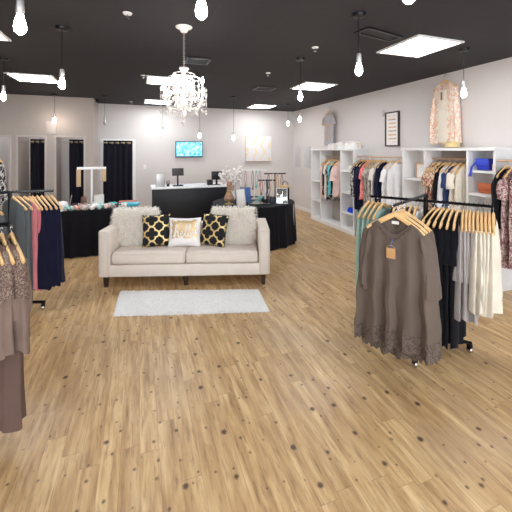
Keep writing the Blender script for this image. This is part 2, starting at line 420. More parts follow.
# ------------------------------------------------------------------ ceiling lights
LABP = {(-1.62, 3.9): 'square ceiling light panel cut off by the left picture edge', (-1.62, 6.3): 'square ceiling light panel above the fitting room curtains at left',
 (.42, 5.8): 'square ceiling light panel directly behind the chandelier, the nearer one', (.42, 8.4): 'square ceiling light panel behind the chandelier closest to back wall',
 (3.0, 2.94): 'largest square ceiling light panel, over the right clothes rack', (3.02, 5.4): 'square ceiling light panel over the tall white shelves, middle of right row',
 (3.1, 8.35): 'small far ceiling light panel in the back right corner', (.6, -.3): 'square ceiling light panel behind the camera', (3.0, .3): 'square ceiling light panel at the front right behind camera', (-1.8, .8): 'square ceiling light panel at the front left behind camera'}
for (x, y), lb in LABP.items():
    t = thing('ceiling_light', lb, 'ceiling light', (x, y, CEIL), 0, 'square ceiling light panels')
    f = MB(); s = .61
    for q in (-1, 1): f.box((q*s/2, 0, -.008), (.03, s+.03, .016)); f.box((0, q*s/2, -.008), (s-.03, .03, .016))
    link('frame', f, M_trim, t); link('diffuser', MB().box((0, 0, -.006), (s-.03, s-.03, .008)), M_panel, t)
for x in (-2.9, -2.2, -1.42):  # unseen glowing panels, added to brighten the fitting room interiors
    t = thing('added_fill_light', 'small light added out of view to brighten the fitting room, %s from the left' % {-2.9: 'first', -2.2: 'second', -1.42: 'third'}[x], 'ceiling light', (x, 8.8, CEIL), 0, 'added fitting room fill lights')
    link('frame', MB().box((0, 0, -.01), (.34, .34, .02), bev=.004), M_trim, t); link('diffuser', MB().box((0, 0, -.022), (.28, .28, .006)), M_panel, t)
# pendants
def pendant(x, y, zb, lb, on=True):
    t = thing('pendant_light', lb, 'pendant light', (x, y, CEIL), 0, 'bare bulb pendant lights')
    link('canopy', MB().lathe([(.001, -.03), (.05, -.026), (.06, -.004), (.06, 0)], n=20), M_black, t)
    L = CEIL-zb
    link('cord', MB().tube([(0, 0, -.02), (0, 0, -L+.15)], .0035, 6), M_black, t)
    link('socket', MB().lathe([(.001, -L+.16), (.018, -L+.155), (.022, -L+.09), (.016, -L+.075)], n=14), M_silver, t)
    link('bulb', MB().lathe([(.014, -L+.085), (.018, -L+.06), (.027, -L+.03), (.031, -L+.005), (.026, -L-.02), (.012, -L-.034), (.001, -L-.037)], n=16), M_bulb if on else M_silver, t)
for a in [(-.705, 3.61, 2.37, 'bare bulb pendant just left of the chandelier beside a light panel'), (1.79, 2.40, 2.43, 'bare bulb pendant hanging over the middle right, left of the big light panel'),
    (3.57, 2.83, 2.40, 'bare bulb pendant glowing in front of the hanging floral kimono'), (-.62, 2.14, 2.42, 'bright bare bulb pendant near the top left corner'),
    (.3, 1.70, 2.46, 'bright bare bulb pendant at the top edge above the chandelier'), (-1.65, 5.07, 2.42, 'bare bulb pendant at the far left edge above the fitting rooms'),
    (1.17, 1.2, 2.46, 'bare bulb pendant at the top edge right of centre'), (-1.7, 8.0, 2.36, 'small distant bulb pendant in front of the small pale wall panel'),
    (-.72, 7.88, 2.33, 'small distant pendant above the black door curtain'), (.48, 7.57, 2.12, 'faint pendant hanging over the left end of the black counter'),
    (1.25, 7.3, 2.05, 'faint pendant hanging beside the television over the counter'), (1.96, 7.05, 2.0, 'faint pendant hanging left of the gold patterned canvas'),
    (1.95, 3.82, 2.42, 'bare bulb pendant below the middle right ceiling panel'), (3.38, 6.65, 2.42, 'upper of two distant pendants near the back right corner'),
    (3.6, 7.74, 2.41, 'farthest small pendant in the back right corner')]:
    pendant(*a, on='above the black door' not in a[3])
for (x, y, lb) in [(-.1, 3.05, 'small sprinkler head on dark ceiling left of the chandelier'), (1.9, 3.35, 'small sprinkler head on dark ceiling at centre right'), (.05, 5.5, 'small sprinkler head near the left of the chandelier body'),
                   (1.85, 4.7, 'small sprinkler head above the far right light panel'), (-.2, 8.6, 'tiny sprinkler head near the back wall')]:
    t = thing('sprinkler_head', lb, 'sprinkler', (x, y, CEIL), 0, 'ceiling sprinkler heads')
    link('escutcheon', MB().lathe([(.001, -.012), (.035, -.01), (.04, 0)], n=16), M_trim, t); link('deflector', MB().lathe([(.006, 0), (.006, -.04), (.02, -.042), (.02, -.046), (.001, -.047)], n=12), M_chrome, t)
def vent(x, y, w, d, rz, lb):
    t = thing('ceiling_vent', lb, 'vent', (x, y, CEIL), rz)
    f = MB()
    for q in (-1, 1): f.box((q*w/2, 0, -.008), (.03, d+.03, .016)); f.box((0, q*d/2, -.008), (w, .03, .016))
    link('frame', f, M_blackp, t); s = MB()
    for i in range(8): s.box((0, (-.5+(i+.5)/8)*d, -.006), (w-.03, .012, .01))
    link('louvres', s, M_blackp, t)
vent(2.3, 2.75, .5, .15, .2, 'black louvred vent on the dark ceiling beside the big light panel'); vent(2.25, 5.9, .35, .35, 0, 'black square vent on the dark ceiling left of the middle right panel'); vent(.72, 4.35, .28, .28, 0, 'small black vent on the ceiling just right of chandelier chain')

# ------------------------------------------------------------------ chandelier
ch = thing('chandelier', 'white crystal chandelier with candle bulbs hanging on a long chain', 'chandelier', (.40, 3.22, CEIL))
link('canopy', MB().lathe([(.001, -.05), (.03, -.048), (.045, -.02), (.075, -.008), (.08, 0)], n=20), M_trim, ch)
cm = MB()
z = -.05; k = 0
while z > -.40:
    a = k % 2*pi/2
    cm.tube([(.009*cos(q*pi/5)*cos(a), .009*cos(q*pi/5)*sin(a), z-.012+.015*sin(q*pi/5)) for q in range(11)], .0022, 5); z -= .023; k += 1
link('chain', cm, M_silver, ch)
link('centre_column', MB().lathe([(.001, -.385), (.045, -.39), (.05, -.405), (.02, -.415), (.016, -.5), (.03, -.53), (.014, -.56), (.014, -.68), (.04, -.72), (.045, -.75), (.02, -.79), (.03, -.83), (.012, -.87), (.001, -.89)], n=16), M_crystal, ch)
def diamond(mb, c, r, h):
    n = 6; x, y, z = c
    vs = [(x, y, z+h*.35)]+[(x+r*cos(2*pi*q/n), y+r*sin(2*pi*q/n), z) for q in range(n)]+[(x, y, z-h*.65)]
    mb.add(vs, [(0, 1+q, 1+(q+1) % n) for q in range(n)]+[(n+1, 1+(q+1) % n, 1+q) for q in range(n)])
def bead(mb, c, r):
    x, y, z = c; vs = [(x+r, y, z), (x-r, y, z), (x, y+r, z), (x, y-r, z), (x, y, z+r), (x, y, z-r)]
    mb.add(vs, [(0, 2, 4), (2, 1, 4), (1, 3, 4), (3, 0, 4), (2, 0, 5), (1, 2, 5), (3, 1, 5), (0, 3, 5)])
for i in range(8):
    a = 2*pi*i/8+.2; R0 = .19; zt = -.66+(.05 if i % 2 else -.02)
    ca, sa = cos(a), sin(a)
    pts = [(r*ca, r*sa, zz) for r, zz in ((.015, -.74), (.06, -.79), (.12, -.79), (.17, -.745), (R0, zt-.02))]
    arm = link('arm', MB().tube(pts, [.008, .007, .007, .006, .006], 8), M_crystal, ch)
    link('drip_pan', MB().lathe([(.001, 0), (.03, .003), (.04, .014), (.036, .014), (.001, .008)], c=(R0*ca, R0*sa, zt-.02), n=14), M_crystal, arm)
    link('candle_sleeve', MB().tube([(R0*ca, R0*sa, zt-.01), (R0*ca, R0*sa, zt+.055)], .010, 10), M_trim, arm)
    link('candle_bulb', MB().lathe([(.006, 0), (.016, .02), (.017, .032), (.008, .055), (.001, .066)], c=(R0*ca, R0*sa, zt+.055), n=12), M_candle, arm)
    dm = MB()
    for q in range(5):
        an = 2*pi*q/5; diamond(dm, (R0*ca+.037*cos(an), R0*sa+.037*sin(an), zt-.045), .009, .05)
    link('crystal_drops', dm, M_crystal, arm)
    sw = MB()
    for q in range(13):
        u = q/12; r = .03+u*(R0-.03); zz = -.42*(1-u)+u*(zt-.01)-.09*sin(pi*u)
        bead(sw, (r*ca, r*sa, zz), .008)
    link('crystal_strand', sw, M_crystal, ch)
    sw = MB(); a2 = a+pi/4
    for q in range(11):
        u = q/10; px = R0*(ca*(1-u)+cos(a2)*u); py = R0*(sa*(1-u)+sin(a2)*u)
        bead(sw, (px, py, zt-.03-.07*sin(pi*u)), .0075)
    diamond(sw, (R0*.85*cos(a+pi/8), R0*.85*sin(a+pi/8), zt-.12), .014, .06)
    link('crystal_strand', sw, M_crystal, ch)
    sw = MB()
    for q in range(10):
        u = q/9; r = R0*(1-u)*.9+.012; bead(sw, (r*cos(a+.3), r*sin(a+.3), -.74-.13*sin(u*pi/2)), .008)
    link('crystal_strand', sw, M_crystal, ch)
    t2 = MB(); rr = .075; 
    t2.tube([(.02*ca, .02*sa, -.50), (.07*ca, .07*sa, -.47), (.10*ca, .10*sa, -.52), (.09*ca, .09*sa, -.56)], .005, 6)
    diamond(t2, (.09*ca, .09*sa, -.585), .012, .05); link('upper_scroll', t2, M_crystal, ch)
for i in range(24):
    a = 2*pi*i/24; R_ = (.215, .15, .10)[i % 3]; z0_ = (-.60, -.50, -.46)[i % 3]; n_ = (9, 12, 10)[i % 3]; sw = MB()
    for q in range(n_): bead(sw, (R_*cos(a), R_*sin(a), z0_-.02*q), .0075 if q % 3 else .011)
    diamond(sw, (R_*cos(a), R_*sin(a), z0_-.02*n_-.025), .015, .06); link('crystal_drop', sw, M_crystal, ch)
for R_, z_ in ((.215, -.60), (.15, -.50), (.10, -.46)): link('ring', MB().tube([(R_*cos(q*pi/16), R_*sin(q*pi/16), z_+.008) for q in range(33)], .004, 6), M_crystal, ch)
diamond(bf := MB(), (0, 0, -.91), .025, .07); link('finial', bf, M_crystal, ch)

# ------------------------------------------------------------------ wall things
tv = thing('television', 'flat television with a blue picture mounted on the back wall', 'television', (1.28, YB-.07, 1.77), 0)
link('body', MB().box((0, .02, 0), (.74, .04, .44), bev=.006), M_blackp, tv); link('screen', MB().box((0, -.003, .005), (.70, .008, .39)), M_screen, tv); link('wall_bracket', MB().box((0, .055, 0), (.2, .03, .2)), M_black, tv)
cv = thing('wall_canvas', 'square white canvas with pale gold wavy lattice on back wall', 'picture', (3.31, YB-.03, 1.79))
link('canvas', MB().box((0, 0, 0), (.80, .035, .74), bev=.003), M_canvas, cv)
link('ledge', MB().box((0, -.01, -.375), (.80, .05, .018)), plain('pale_wood', rgb(190, 160, 140), .5), cv)
pf = thing('picture_frame', 'dark framed poster of lettering rows on the right wall', 'picture', (WR-.02, 4.95, 2.14))
f = MB(); w_, h_ = .33, .62
for q in (-1, 1): f.box((0, q*w_/2, 0), (.035, .022, h_+.022)); f.box((0, 0, q*h_/2), (.035, w_, .022))
link('frame', f, M_frame_blk, pf); link('print', MB().box((.005, 0, 0), (.01, w_-.02, h_-.02)), M_print, pf)
solo('wall_sensor', MB().box((0, 0, 0), (.03, .06, .12), bev=.01), M_panelgrey, 'small grey sensor box on the right wall beside the lettered poster', 'sensor', (WR-.017, 5.2, 2.46))
for (y0, y1, lb) in ((8.98, 8.70, 'pale grey tall wall panel nearest the back corner'), (8.42, 8.10, 'pale grey tall wall panel next to the tall white shelf')):
    t = thing('electrical_panel', lb, 'panel', (WR, (y0+y1)/2, 1.56))
    link('door', MB().box((-.015, 0, 0), (.03, abs(y1-y0), .60), bev=.005), M_panelgrey, t); link('latch', MB().box((-.034, .1, 0), (.008, .02, .05)), M_silver, t)
solo('light_switch', MB().box((0, 0, 0), (.08, .012, .12), bev=.004).box((0, -.008, 0), (.02, .012, .04)), M_trim, 'white light switch on the back wall right of the curtained doorway', 'switch', (.12, YB-.007, 1.3))

# ------------------------------------------------------------------ counter
ct = thing('sales_counter', 'long black sales counter with a white top in front of the television wall', 'counter', (1.13, 7.55, 0))
link('cabinet', MB().box((0, 0, .46), (1.74, .66, .92), bev=.004), M_counter, ct); link('countertop', MB().box((0, 0, .94), (1.80, .72, .035), bev=.006), M_white, ct)
link('plinth', MB().box((0, -.335, .05), (1.72, .012, .1)), M_blackp, ct)
lt = thing('card_terminal', 'silver upright panel device at the left end of the counter', 'device', (.42, 7.42, .958), .1)
link('panel', MB().box((0, 0, .14), (.19, .03, .27), bev=.01), M_silver, lt); link('base', MB().box((0, .03, .008), (.19, .12, .016), bev=.004), M_silver, lt)
mug = thing('tape_dispenser', 'small black and white gadget beside the silver panel on the counter', 'gadget', (.58, 7.4, .958))
link('body', MB().box((0, 0, .03), (.06, .06, .06), bev=.01), M_blackp, mug); link('loop', MB().tube([(.0+.03*cos(q*pi/6), 0, .09+.03*sin(q*pi/6)) for q in range(13)], .007, 6), M_blackp, mug)
tb = thing('tablet_register', 'black tablet cash register seen from behind on its stand on the counter', 'register', (.79, 7.42, .958))
link('base', MB().box((0, 0, .012), (.22, .16, .024), bev=.008), M_blackp, tb); link('stem', MB().box((0, .02, .15), (.035, .03, .27), bev=.008), M_blackp, tb)
m_ = Matrix.Translation((0, -.01, .31)) @ Matrix.Rotation(-.35, 4, 'X'); link('tablet', MB().box((0, 0, 0), (.25, .018, .17), bev=.006, M=m_), M_frame_blk, tb)
link('arms', MB().tube([(-.11, -.0, .37), (0, .02, .26), (.11, 0, .37)], .009, 6), M_blackp, tb)
mo = thing('monitor', 'small black monitor on the right part of the counter', 'monitor', (1.66, 7.42, .958))
link('screen', MB().box((0, 0, .21), (.24, .03, .19), bev=.006), M_blackp, mo); link('stand', MB().box((0, .02, .07), (.04, .03, .13)).box((0, .02, .006), (.16, .12, .012)), M_blackp, mo)
solo('receipt_printer', MB().box((0, 0, .06), (.12, .15, .12), bev=.012), M_blackp, 'small black receipt printer left of the monitor on the counter', 'printer', (1.50, 7.42, .958))

# ------------------------------------------------------------------ draped tables
def drape(outline, ztop, amp, k, seed):
    """outline: list of (x,y) around; returns a cloth that covers the top and falls to the floor in folds"""
    rnd = random.Random(seed); n = len(outline); mb = MB(); vs = []; fs = []
    cx = sum(p[0] for p in outline)/n; cy = sum(p[1] for p in outline)/n
    levels = [(ztop, .9), (ztop, .985), (ztop-.006, 1.0), (ztop-.03, 1.0), (ztop*.75, 1.0), (ztop*.45, 1.0), (ztop*.2, 1.0), (.012, 1.0)]
    nrm = []
    for i in range(n):
        a = Vector(outline[i-1]); b_ = Vector(outline[(i+1) % n]); t = (b_-a).normalized(); nrm.append(Vector((t.y, -t.x)))
    ph = [rnd.uniform(0, 6) for _ in range(4)]
    for (z, s) in levels:
        d = max(0, (ztop-.03-z))/(ztop); 
        for i, p in enumerate(outline):
            u = i/n*2*pi
            w = (sin(k*u+ph[0])+.5*sin(k*1.7*u+ph[1])+.3*sin(2.9*k*u+ph[2]))*amp*min(1, d*1.6)
            o = nrm[i]*(w+.03*d)
            vs.append((cx+(p[0]-cx)*s+o.x, cy+(p[1]-cy)*s+o.y, z))
    L = len(levels)
    for j in range(L-1):
        for i in range(n): i2 = (i+1) % n; fs.append((j*n+i, j*n+i2, (j+1)*n+i2, (j+1)*n+i))
    fs.append(tuple(range(n))); mb.add(vs, fs); return mb
def rrect(w, d, r, n=160):
    pts = []
    per = [(w/2-r, -d/2+r, -pi/2), (w/2-r, d/2-r, 0), (-w/2+r, d/2-r, pi/2), (-w/2+r, -d/2+r, pi)]
    for (x, y, a0) in per:
        for q in range(7): a = a0+q*pi/12; pts.append((x+r*cos(a), y+r*sin(a)))
    # resample evenly
    pts.append(pts[0]); seg = [math.dist(pts[i], pts[i+1]) for i in range(len(pts)-1)]; T = sum(seg); out = []; i = 0; acc = 0
    for k in range(n):
        s = T*k/n
        while acc+seg[i] < s: acc += seg[i]; i += 1
        u = (s-acc)/seg[i]; out.append((pts[i][0]*(1-u)+pts[i+1][0]*u, pts[i][1]*(1-u)+pts[i+1][1]*u))
    return out
def table(name, lb, loc, outline, rz=0):
    t = thing(name, lb, 'table', loc, rz)
    sx = max(p[0] for p in outline)*.8; sy = max(p[1] for p in outline)*.75
    top = MB(); n = len(outline); o2 = [(p[0]*.975, p[1]*.975) for p in outline]
    top.add([(x, y, .725) for x, y in o2]+[(x, y, .745) for x, y in o2], [tuple(range(n))[::-1], tuple(range(n, 2*n))]+[(i, (i+1) % n, n+(i+1) % n, n+i) for i in range(n)])
    link('tabletop', top, M_trim, t)
    for a in (-1, 1):
        for b_ in (-1, 1): link('leg', MB().tube([(a*sx, b_*sy*.8, 0), (a*sx, b_*sy*.8, .725)], .015, 8), M_silver, t)
OL = rrect(1.75, .76, .03); OR = [(.80*cos(2*pi*i/200), .72*sin(2*pi*i/200)) for i in range(200)]
TL = (-.93, 6.42, 0); TR = (2.09, 6.06, 0)
table('folding_table', 'rectangular folding table hidden under the black cloth at left', TL, OL)
solo('tablecloth', drape(OL, .757, .018, 26, 3), M_clothblk, 'black tablecloth over the rectangular table left behind the sofa', 'tablecloth', TL)
table('round_table', 'round table hidden under the black cloth at right', TR, OR)
solo('tablecloth', drape(OR, .757, .02, 19, 5), M_clothblk, 'black tablecloth on the round table right behind the sofa', 'tablecloth', TR)
TZ = .7575
# left table goods
scarfcols = [('mint', rgb(120, 205, 190)), ('coral', rgb(225, 140, 120)), ('taupe', rgb(150, 130, 125)), ('white', rgb(235, 230, 228)), ('teal', rgb(90, 180, 175)), ('rose', rgb(220, 170, 165)), ('grey', rgb(120, 115, 120)), ('ivory', rgb(230, 220, 205))]
for i, (nm, c) in enumerate(scarfcols):
    mb = MB(); pts = []
    for q in range(9): u = q/8; pts.append((-.10+.20*u, .02*sin(u*9+i), .038+.012*sin(u*7+i)))
    mb.tube(pts, [.015, .032, .038, .036, .04, .036, .038, .03, .014], 12)
    solo('folded_scarf', mb, patterned('scarf_%s' % nm, [c, rgb(238, 232, 226), c, rgb(150, 100, 90) if i % 2 else rgb(80, 110, 115)], 40, 'noise'),
         '%s patterned scarf, %s from left in the rolled row on the black cloth' % (nm, ORD[i]), 'scarf', (-1.07+i*.115, 6.13+.02*(i % 2), TZ), .9)
def lump(w, d, h, seed, nx=24):
    rnd = random.Random(seed); ph = [rnd.uniform(0, 6) for _ in range(6)]; vs = []; fs = []; ny = 12
    for j in range(ny+1):
        for i in range(nx):
            a = 2*pi*i/nx; r = sin(j/ny*pi/2)**.6*(1+.09*sin(3*a+ph[0])+.05*sin(7*a+ph[1]))
            z = h*(cos(j/ny*pi/2)**.7)*(1+.12*sin(4*a+ph[2])*sin(j/ny*pi)+.08*sin(9*a+ph[3]+j))
            vs.append((w/2*r*cos(a), d/2*r*sin(a), max(0, z)))
    for j in range(ny):
        for i in range(nx): i2 = (i+1) % nx; fs.append((j*nx+i, j*nx+i2, (j+1)*nx+i2, (j+1)*nx+i))
    fs.append(tuple(ny*nx+i for i in range(nx))); return MB().add(vs, fs)
solo('white_shawl', lump(.30, .24, .14, 2), fabric('soft_white', rgb(232, 224, 222)), 'white bunched shawl at the left end of the draped table', 'shawl', (-1.26, 6.17, TZ), .2)
solo('dark_clutch', lump(.16, .12, .07, 4), fabric('plum_dark', rgb(70, 52, 60)), 'dark plum pouch behind the white shawl', 'pouch', (-1.06, 6.42, TZ))
for i, (c, x, y, w) in enumerate(((rgb(140, 120, 112), -.93, 6.34, .2), (rgb(200, 215, 205), -.70, 6.36, .22), (rgb(95, 200, 195), -.45, 6.30, .2), (rgb(60, 58, 72), -.34, 6.12, .15))):
    solo('folded_sweater', lump(w, .16, .075, 10+i), patterned('fold_%d' % i, [c, tuple(k*.75 for k in c[:3])+(1,), rgb(225, 220, 215)], 18, 'noise'),
         ['taupe folded top behind the scarf row under the display stand', 'pale grey green folded top right of the taupe one', 'turquoise folded top near the stand, left of the cyan box', 'black and white patterned pouch at front right of the left table'][i], 'folded top', (x, y, TZ))
gb = thing('gift_box', 'flat cyan box at the right end of the left draped table', 'box', (-.17, 6.28, TZ), -.1)
link('base', MB().box((0, 0, .02), (.30, .2, .04), bev=.004), plain('cyan_box', rgb(80, 190, 215), .5), gb); link('lid', MB().box((0, 0, .045), (.31, .21, .02), bev=.004), plain('cyan_lid', rgb(95, 205, 228), .5), gb)
solo('red_tray', MB().box((0, 0, .03), (.32, .18, .06), bev=.01), plain('terracotta', rgb(200, 120, 95), .6), 'terracotta coloured box behind the flat cyan box', 'box', (-.2, 6.5, TZ))
st = thing('jewellery_stand', 'white T-bar jewellery stand with tan card strips on the left table', 'display stand', (-.80, 6.45, TZ))
link('post', MB().box((0, 0, .33), (.03, .03, .66), bev=.004), M_white, st); link('base', MB().box((0, 0, .01), (.26, .18, .02), bev=.005), M_white, st); link('crossbar', MB().box((0, 0, .67), (.46, .05, .045), bev=.006), M_white, st)
for x, h, lb in ((-.20, .30, 'tan card strip hanging from the left arm of the jewellery stand'), (.20, .22, 'tan card strip hanging from the right arm of the jewellery stand')):
    solo('jewellery_card', MB().box((0, 0, -h/2), (.07, .012, h), bev=.003), plain('tan_card', rgb(205, 175, 140), .7), lb, 'card', (-.80+x, 6.418, TZ+.655))
solo('brown_pendant_bundle', lump(.09, .05, .1, 8), plain('brown_beads', rgb(120, 90, 72), .4, var=.3, scale=60), 'brown beaded bundle at the foot of the jewellery stand', 'beads', (-.93, 6.44, TZ+.075))
solo('white_card', MB().box((0, 0, .08), (.15, .02, .16), rz=.1), M_sticker, 'white square card standing right of the jewellery stand post', 'card', (-.67, 6.36, TZ+.05))
solo('pen', MB().tube([(0, 0, 0), (.03, .01, .18)], .006, 8), M_silver, 'thin silver stick standing behind the white shawl', 'stick', (-1.12, 6.32, TZ+.05))

# right round table goods
bu = thing('necklace_bust', 'tan and gold necklace bust at the left of the round table', 'display bust', (1.54, 5.86, TZ))
link('base', MB().lathe([(.001, 0), (.10, 0), (.10, .012), (.03, .02), (.02, .06)], n=20), M_gold, bu)
link('torso', MB().lathe([(.02, .05), (.10, .07), (.12, .12), (.07, .20), (.045, .26), (.05, .30)], n=20), plain('tan_suede', rgb(170, 135, 110), .8), bu)
bu.scale = (.8, .8, .95)
link('neck', MB().lathe([(.05, .29), (.04, .34), (.065, .38), (.05, .43), (.001, .45)], n=20), plain('tan_suede', rgb(170, 135, 110), .8), bu)
for k in range(3): link('necklace', MB().tube([((.05+.018*k)*cos(a), (.05+.018*k)*sin(a)*.9-.01, .27-.04*k-.03*k*(1 if sin(a) < 0 else .2)) for a in [q*pi/8 for q in range(17)]], .006, 6), M_gold, bu)
def easel(nm, w, h, mat, lb, loc, rz, border=None):
    t = thing(nm, lb, 'sign', loc, rz); M = Matrix.Rotation(-.22, 4, 'X')
    link('panel', MB().box((0, 0, h/2), (w, .012, h), bev=.002, M=M), mat, t)
    if border:
        b_ = MB()
        for q in (-1, 1): b_.box((q*w/2, -.002, h/2), (.012, .02, h+.012), M=M); b_.box((0, -.002, h/2+q*h/2), (w, .02, .012), M=M)
        link('frame', b_, border, t)
    link('easel_leg', MB().tube([(0, h*.22*.8, h*.8), (0, .14, .005)], .005, 6), M_black, t)
    return t
easel('sign_holder', .17, .30, M_sticker, 'white sign in an acrylic holder on round table', (1.70, 5.60, TZ), .15, M_silver)
easel('blue_notebook', .20, .30, plain('navy_board', rgb(48, 88, 150), .5), 'blue board standing behind the white sign on round table', (1.86, 5.85, TZ), -.1)
easel('mirror', .20, .28, plain('mirror_face', rgb(190, 192, 188), .12, .85, var=.02), 'silver square mirror leaning at the right of the round table', (2.49, 5.62, TZ), -.35, M_silver)
# coral branch
cb = thing('flower_branch', 'white blossom branch arrangement on the round table', 'flowers', (1.74, 6.35, TZ))
link('vase', MB().lathe([(.001, 0), (.05, 0), (.065, .06), (.04, .13), (.03, .17), (.035, .18)], n=18), M_white, cb)
br = MB(); bl = MB(); rnd = random.Random(4)
for i in range(24):
    a = rnd.uniform(0, 6.28); R = rnd.uniform(.08, .30); zt = rnd.uniform(.42, .68)
    p = [(0, 0, .16), (R*.4*cos(a), R*.2*sin(a), .16+(zt-.16)*.6), (R*cos(a), R*.5*sin(a), zt)]; br.tube(p, .004, 5)
    for q in range(5): 
        u = rnd.random(); bl.sphere((R*cos(a)*(1-.35*u)+rnd.uniform(-.03, .03), R*.5*sin(a)*(1-.3*u), zt-.16*u+rnd.uniform(-.02, .03)), rnd.uniform(.018, .034), 6, (1, .8, .8))
link('stems', br, plain('branch_tan', rgb(190, 170, 150), .7), cb); link('blossoms', bl, plain('petal_white', rgb(240, 236, 232), .7), cb)
# t-bar necklace stands
def tbar(lb, loc, w, h, mat, rz, hang=None, nm='necklace_stand'):
    t = thing(nm, lb, 'display stand', loc, rz)
    link('base', MB().lathe([(.001, 0), (.09, 0), (.09, .014), (.02, .022)], n=22), mat, t); link('post', MB().tube([(0, 0, .015), (0, 0, h)], .011, 10), mat, t)
    link('crossbar', MB().tube([(-w/2, 0, h), (w/2, 0, h)], .013, 10), mat, t)
    return t
tbar('black T-bar necklace stand at the front middle of the round table', (2.19, 5.62, TZ), .32, .44, M_black, -.3)
tbar('black jewellery bar stand behind, rightmost on the round table', (2.56, 6.12, TZ), .44, .52, M_black, -.2)
tbar('pale jewellery bar stand draped with chains at the back of the round table', (2.18, 6.3, TZ), .5, .58, M_trim, -.2)
def necklaces(x0, x1, y, ztop, L, n, cols, where, rz=-.25):
    cols_ = cols
    for i in range(n):
        u = (i+.5)/n; x = x0+(x1-x0)*u; Y = y+(x-(x0+x1)/2)*math.tan(rz); l = L*(.75+.25*((i*7) % 4)/3)
        mb = MB(); pts = [(-.022*sin(q*pi/8)**1 if q < 8 else .022*sin((q-8)*pi/8), 0, -l*(q/8) if q < 8 else -l*(1-(q-8)/8)) for q in range(17)]
        mb.tube([(p[0], p[1]-.018, p[2]) for p in pts], .007, 5); mb.sphere((0, -.02, -l), .022, 6, (1, .6, 1.5))
        nm, c, me = cols_[i % len(cols_)]
        solo('necklace', mb, plain('bead_'+nm, c, .35, me, var=.2, scale=60), '%s beaded necklace, %s from the left on %s' % (nm, ['first', 'second', 'third', 'fourth', 'fifth', 'sixth', 'seventh'][i], where), 'necklace', (x, Y, ztop), rz)
necklaces(2.06, 2.32, 5.62, TZ+.445, .33, 4, [('copper', rgb(170, 110, 85), .4), ('silver', rgb(180, 180, 185), .8), ('brown', rgb(110, 75, 60), 0), ('ivory', rgb(225, 215, 205), 0)], 'the front black stand', -.3)
necklaces(1.97, 2.40, 6.3, TZ+.585, .40, 6, [('rose', rgb(200, 165, 155), .2), ('pearl', rgb(225, 218, 212), 0), ('taupe', rgb(160, 140, 128), .2), ('mint', rgb(130, 195, 185), 0)], 'the pale back stand', -.2)
necklaces(2.38, 2.74, 6.12, TZ+.525, .38, 4, [('bronze', rgb(150, 110, 80), .5), ('cream', rgb(225, 205, 180), 0), ('amber', rgb(205, 150, 90), 0)], 'the rear right black stand', -.2)
tray = thing('tiered_tray', 'dark tiered dish of bracelets in front of the blue board', 'tray', (1.98, 5.64, TZ))
link('lower_dish', MB().lathe([(.001, .01), (.12, .012), (.14, .035), (.135, .035), (.11, .018), (.001, .016)], n=24), M_silver, tray); link('upper_dish', MB().lathe([(.008, .012), (.008, .1), (.08, .105), (.09, .12), (.08, .11), (.001, .11)], n=24), M_silver, tray)
for i in range(6):
    a = i*1.05; solo('bracelet', MB().tube([(.03*cos(q*pi/6), .03*sin(q*pi/6), .008+.004*(i % 2)) for q in range(13)], .006, 6), [M_gold, M_silver, plain('bead_mint', rgb(130, 195, 185), .35), plain('bead_brown', rgb(110, 75, 60), .35)][i % 4],
       ['gold', 'silver', 'mint', 'brown', 'gold', 'silver'][i]+' bracelet lying on the lower dish, '+['right side', 'back right', 'back left', 'left side', 'front left', 'front right'][i], 'bracelet', (1.98+.095*cos(a), 5.64+.095*sin(a), TZ+.034))
for i, (c, x, y, lb) in enumerate(((rgb(40, 38, 42), 2.24, 5.86, 'black pouch in the middle of the round table behind the front stand'), (rgb(120, 190, 180), 2.20, 6.0, 'mint fabric pouch behind the black pouch'), (rgb(60, 62, 70), 2.36, 5.72, 'charcoal pouch left of the leaning mirror'))):
    solo('pouch', lump(.15, .11, .09, 30+i), fabric('pouch_%d' % i, c), lb, 'pouch', (x, y, TZ))
hb = thing('handbag', 'black and tan handbag at the right back of the round table', 'handbag', (2.72, 5.98, TZ), -.3)
link('body', MB().box((0, 0, .13), (.16, .1, .26), bev=.025), fabric('black_leather', rgb(28, 26, 30), .5), hb); link('flap', MB().box((-.02, -.02, .27), (.2, .1, .05), bev=.02), plain('tan_leather', rgb(215, 170, 110), .5), hb)
link('strap', MB().tube([(-.06, 0, .26), (-.05, 0, .34), (0, 0, .38), (.05, 0, .34), (.06, 0, .26)], .008, 6), fabric('black_leather', rgb(28, 26, 30), .5), hb)

# ------------------------------------------------------------------ sofa
SR = -radians(16.8); SC = (.647, 4.613, 0)
so = thing('sofa', 'cream linen two cushion sofa with nailhead trim and dark legs', 'sofa', SC, SR)
SW, SD = 2.17, .72
link('base_frame', MB().box((0, 0, .215), (SW-.02, SD-.01, .15), bev=.012), M_linen, so)
link('backrest', MB().box((0, SD/2-.09, .47), (SW-.28, .18, .46), bev=.03), M_linen, so)
for sx in (-1, 1):
    a = link('armrest', MB().box((sx*(SW/2-.07), 0, .435), (.14, SD, .585), bev=.016), M_linen, so)
    nh = MB()
    for e in (-1, 1):
        for q in range(30): nh.sphere((sx*(SW/2-.07)+e*.052, -SD/2-.001, .16+q*.0185), .0055, 5)
    for q in range(6): nh.sphere((sx*(SW/2-.07)-.052+.0208*q, -SD/2-.001, .705), .0055, 5)
    link('nailhead_trim', nh, M_silver, a)
    c = link('seat_cushion', MB().box((sx*.468, -.065, .37), (.93, .58, .15), bev=.035), M_linen, so)
    pp = [(sx*.468+x, -.352, z) for x, z in ((-.44, .43), (.44, .43))]
    link('piping', MB().tube(pp, .006, 6), M_linen, c)
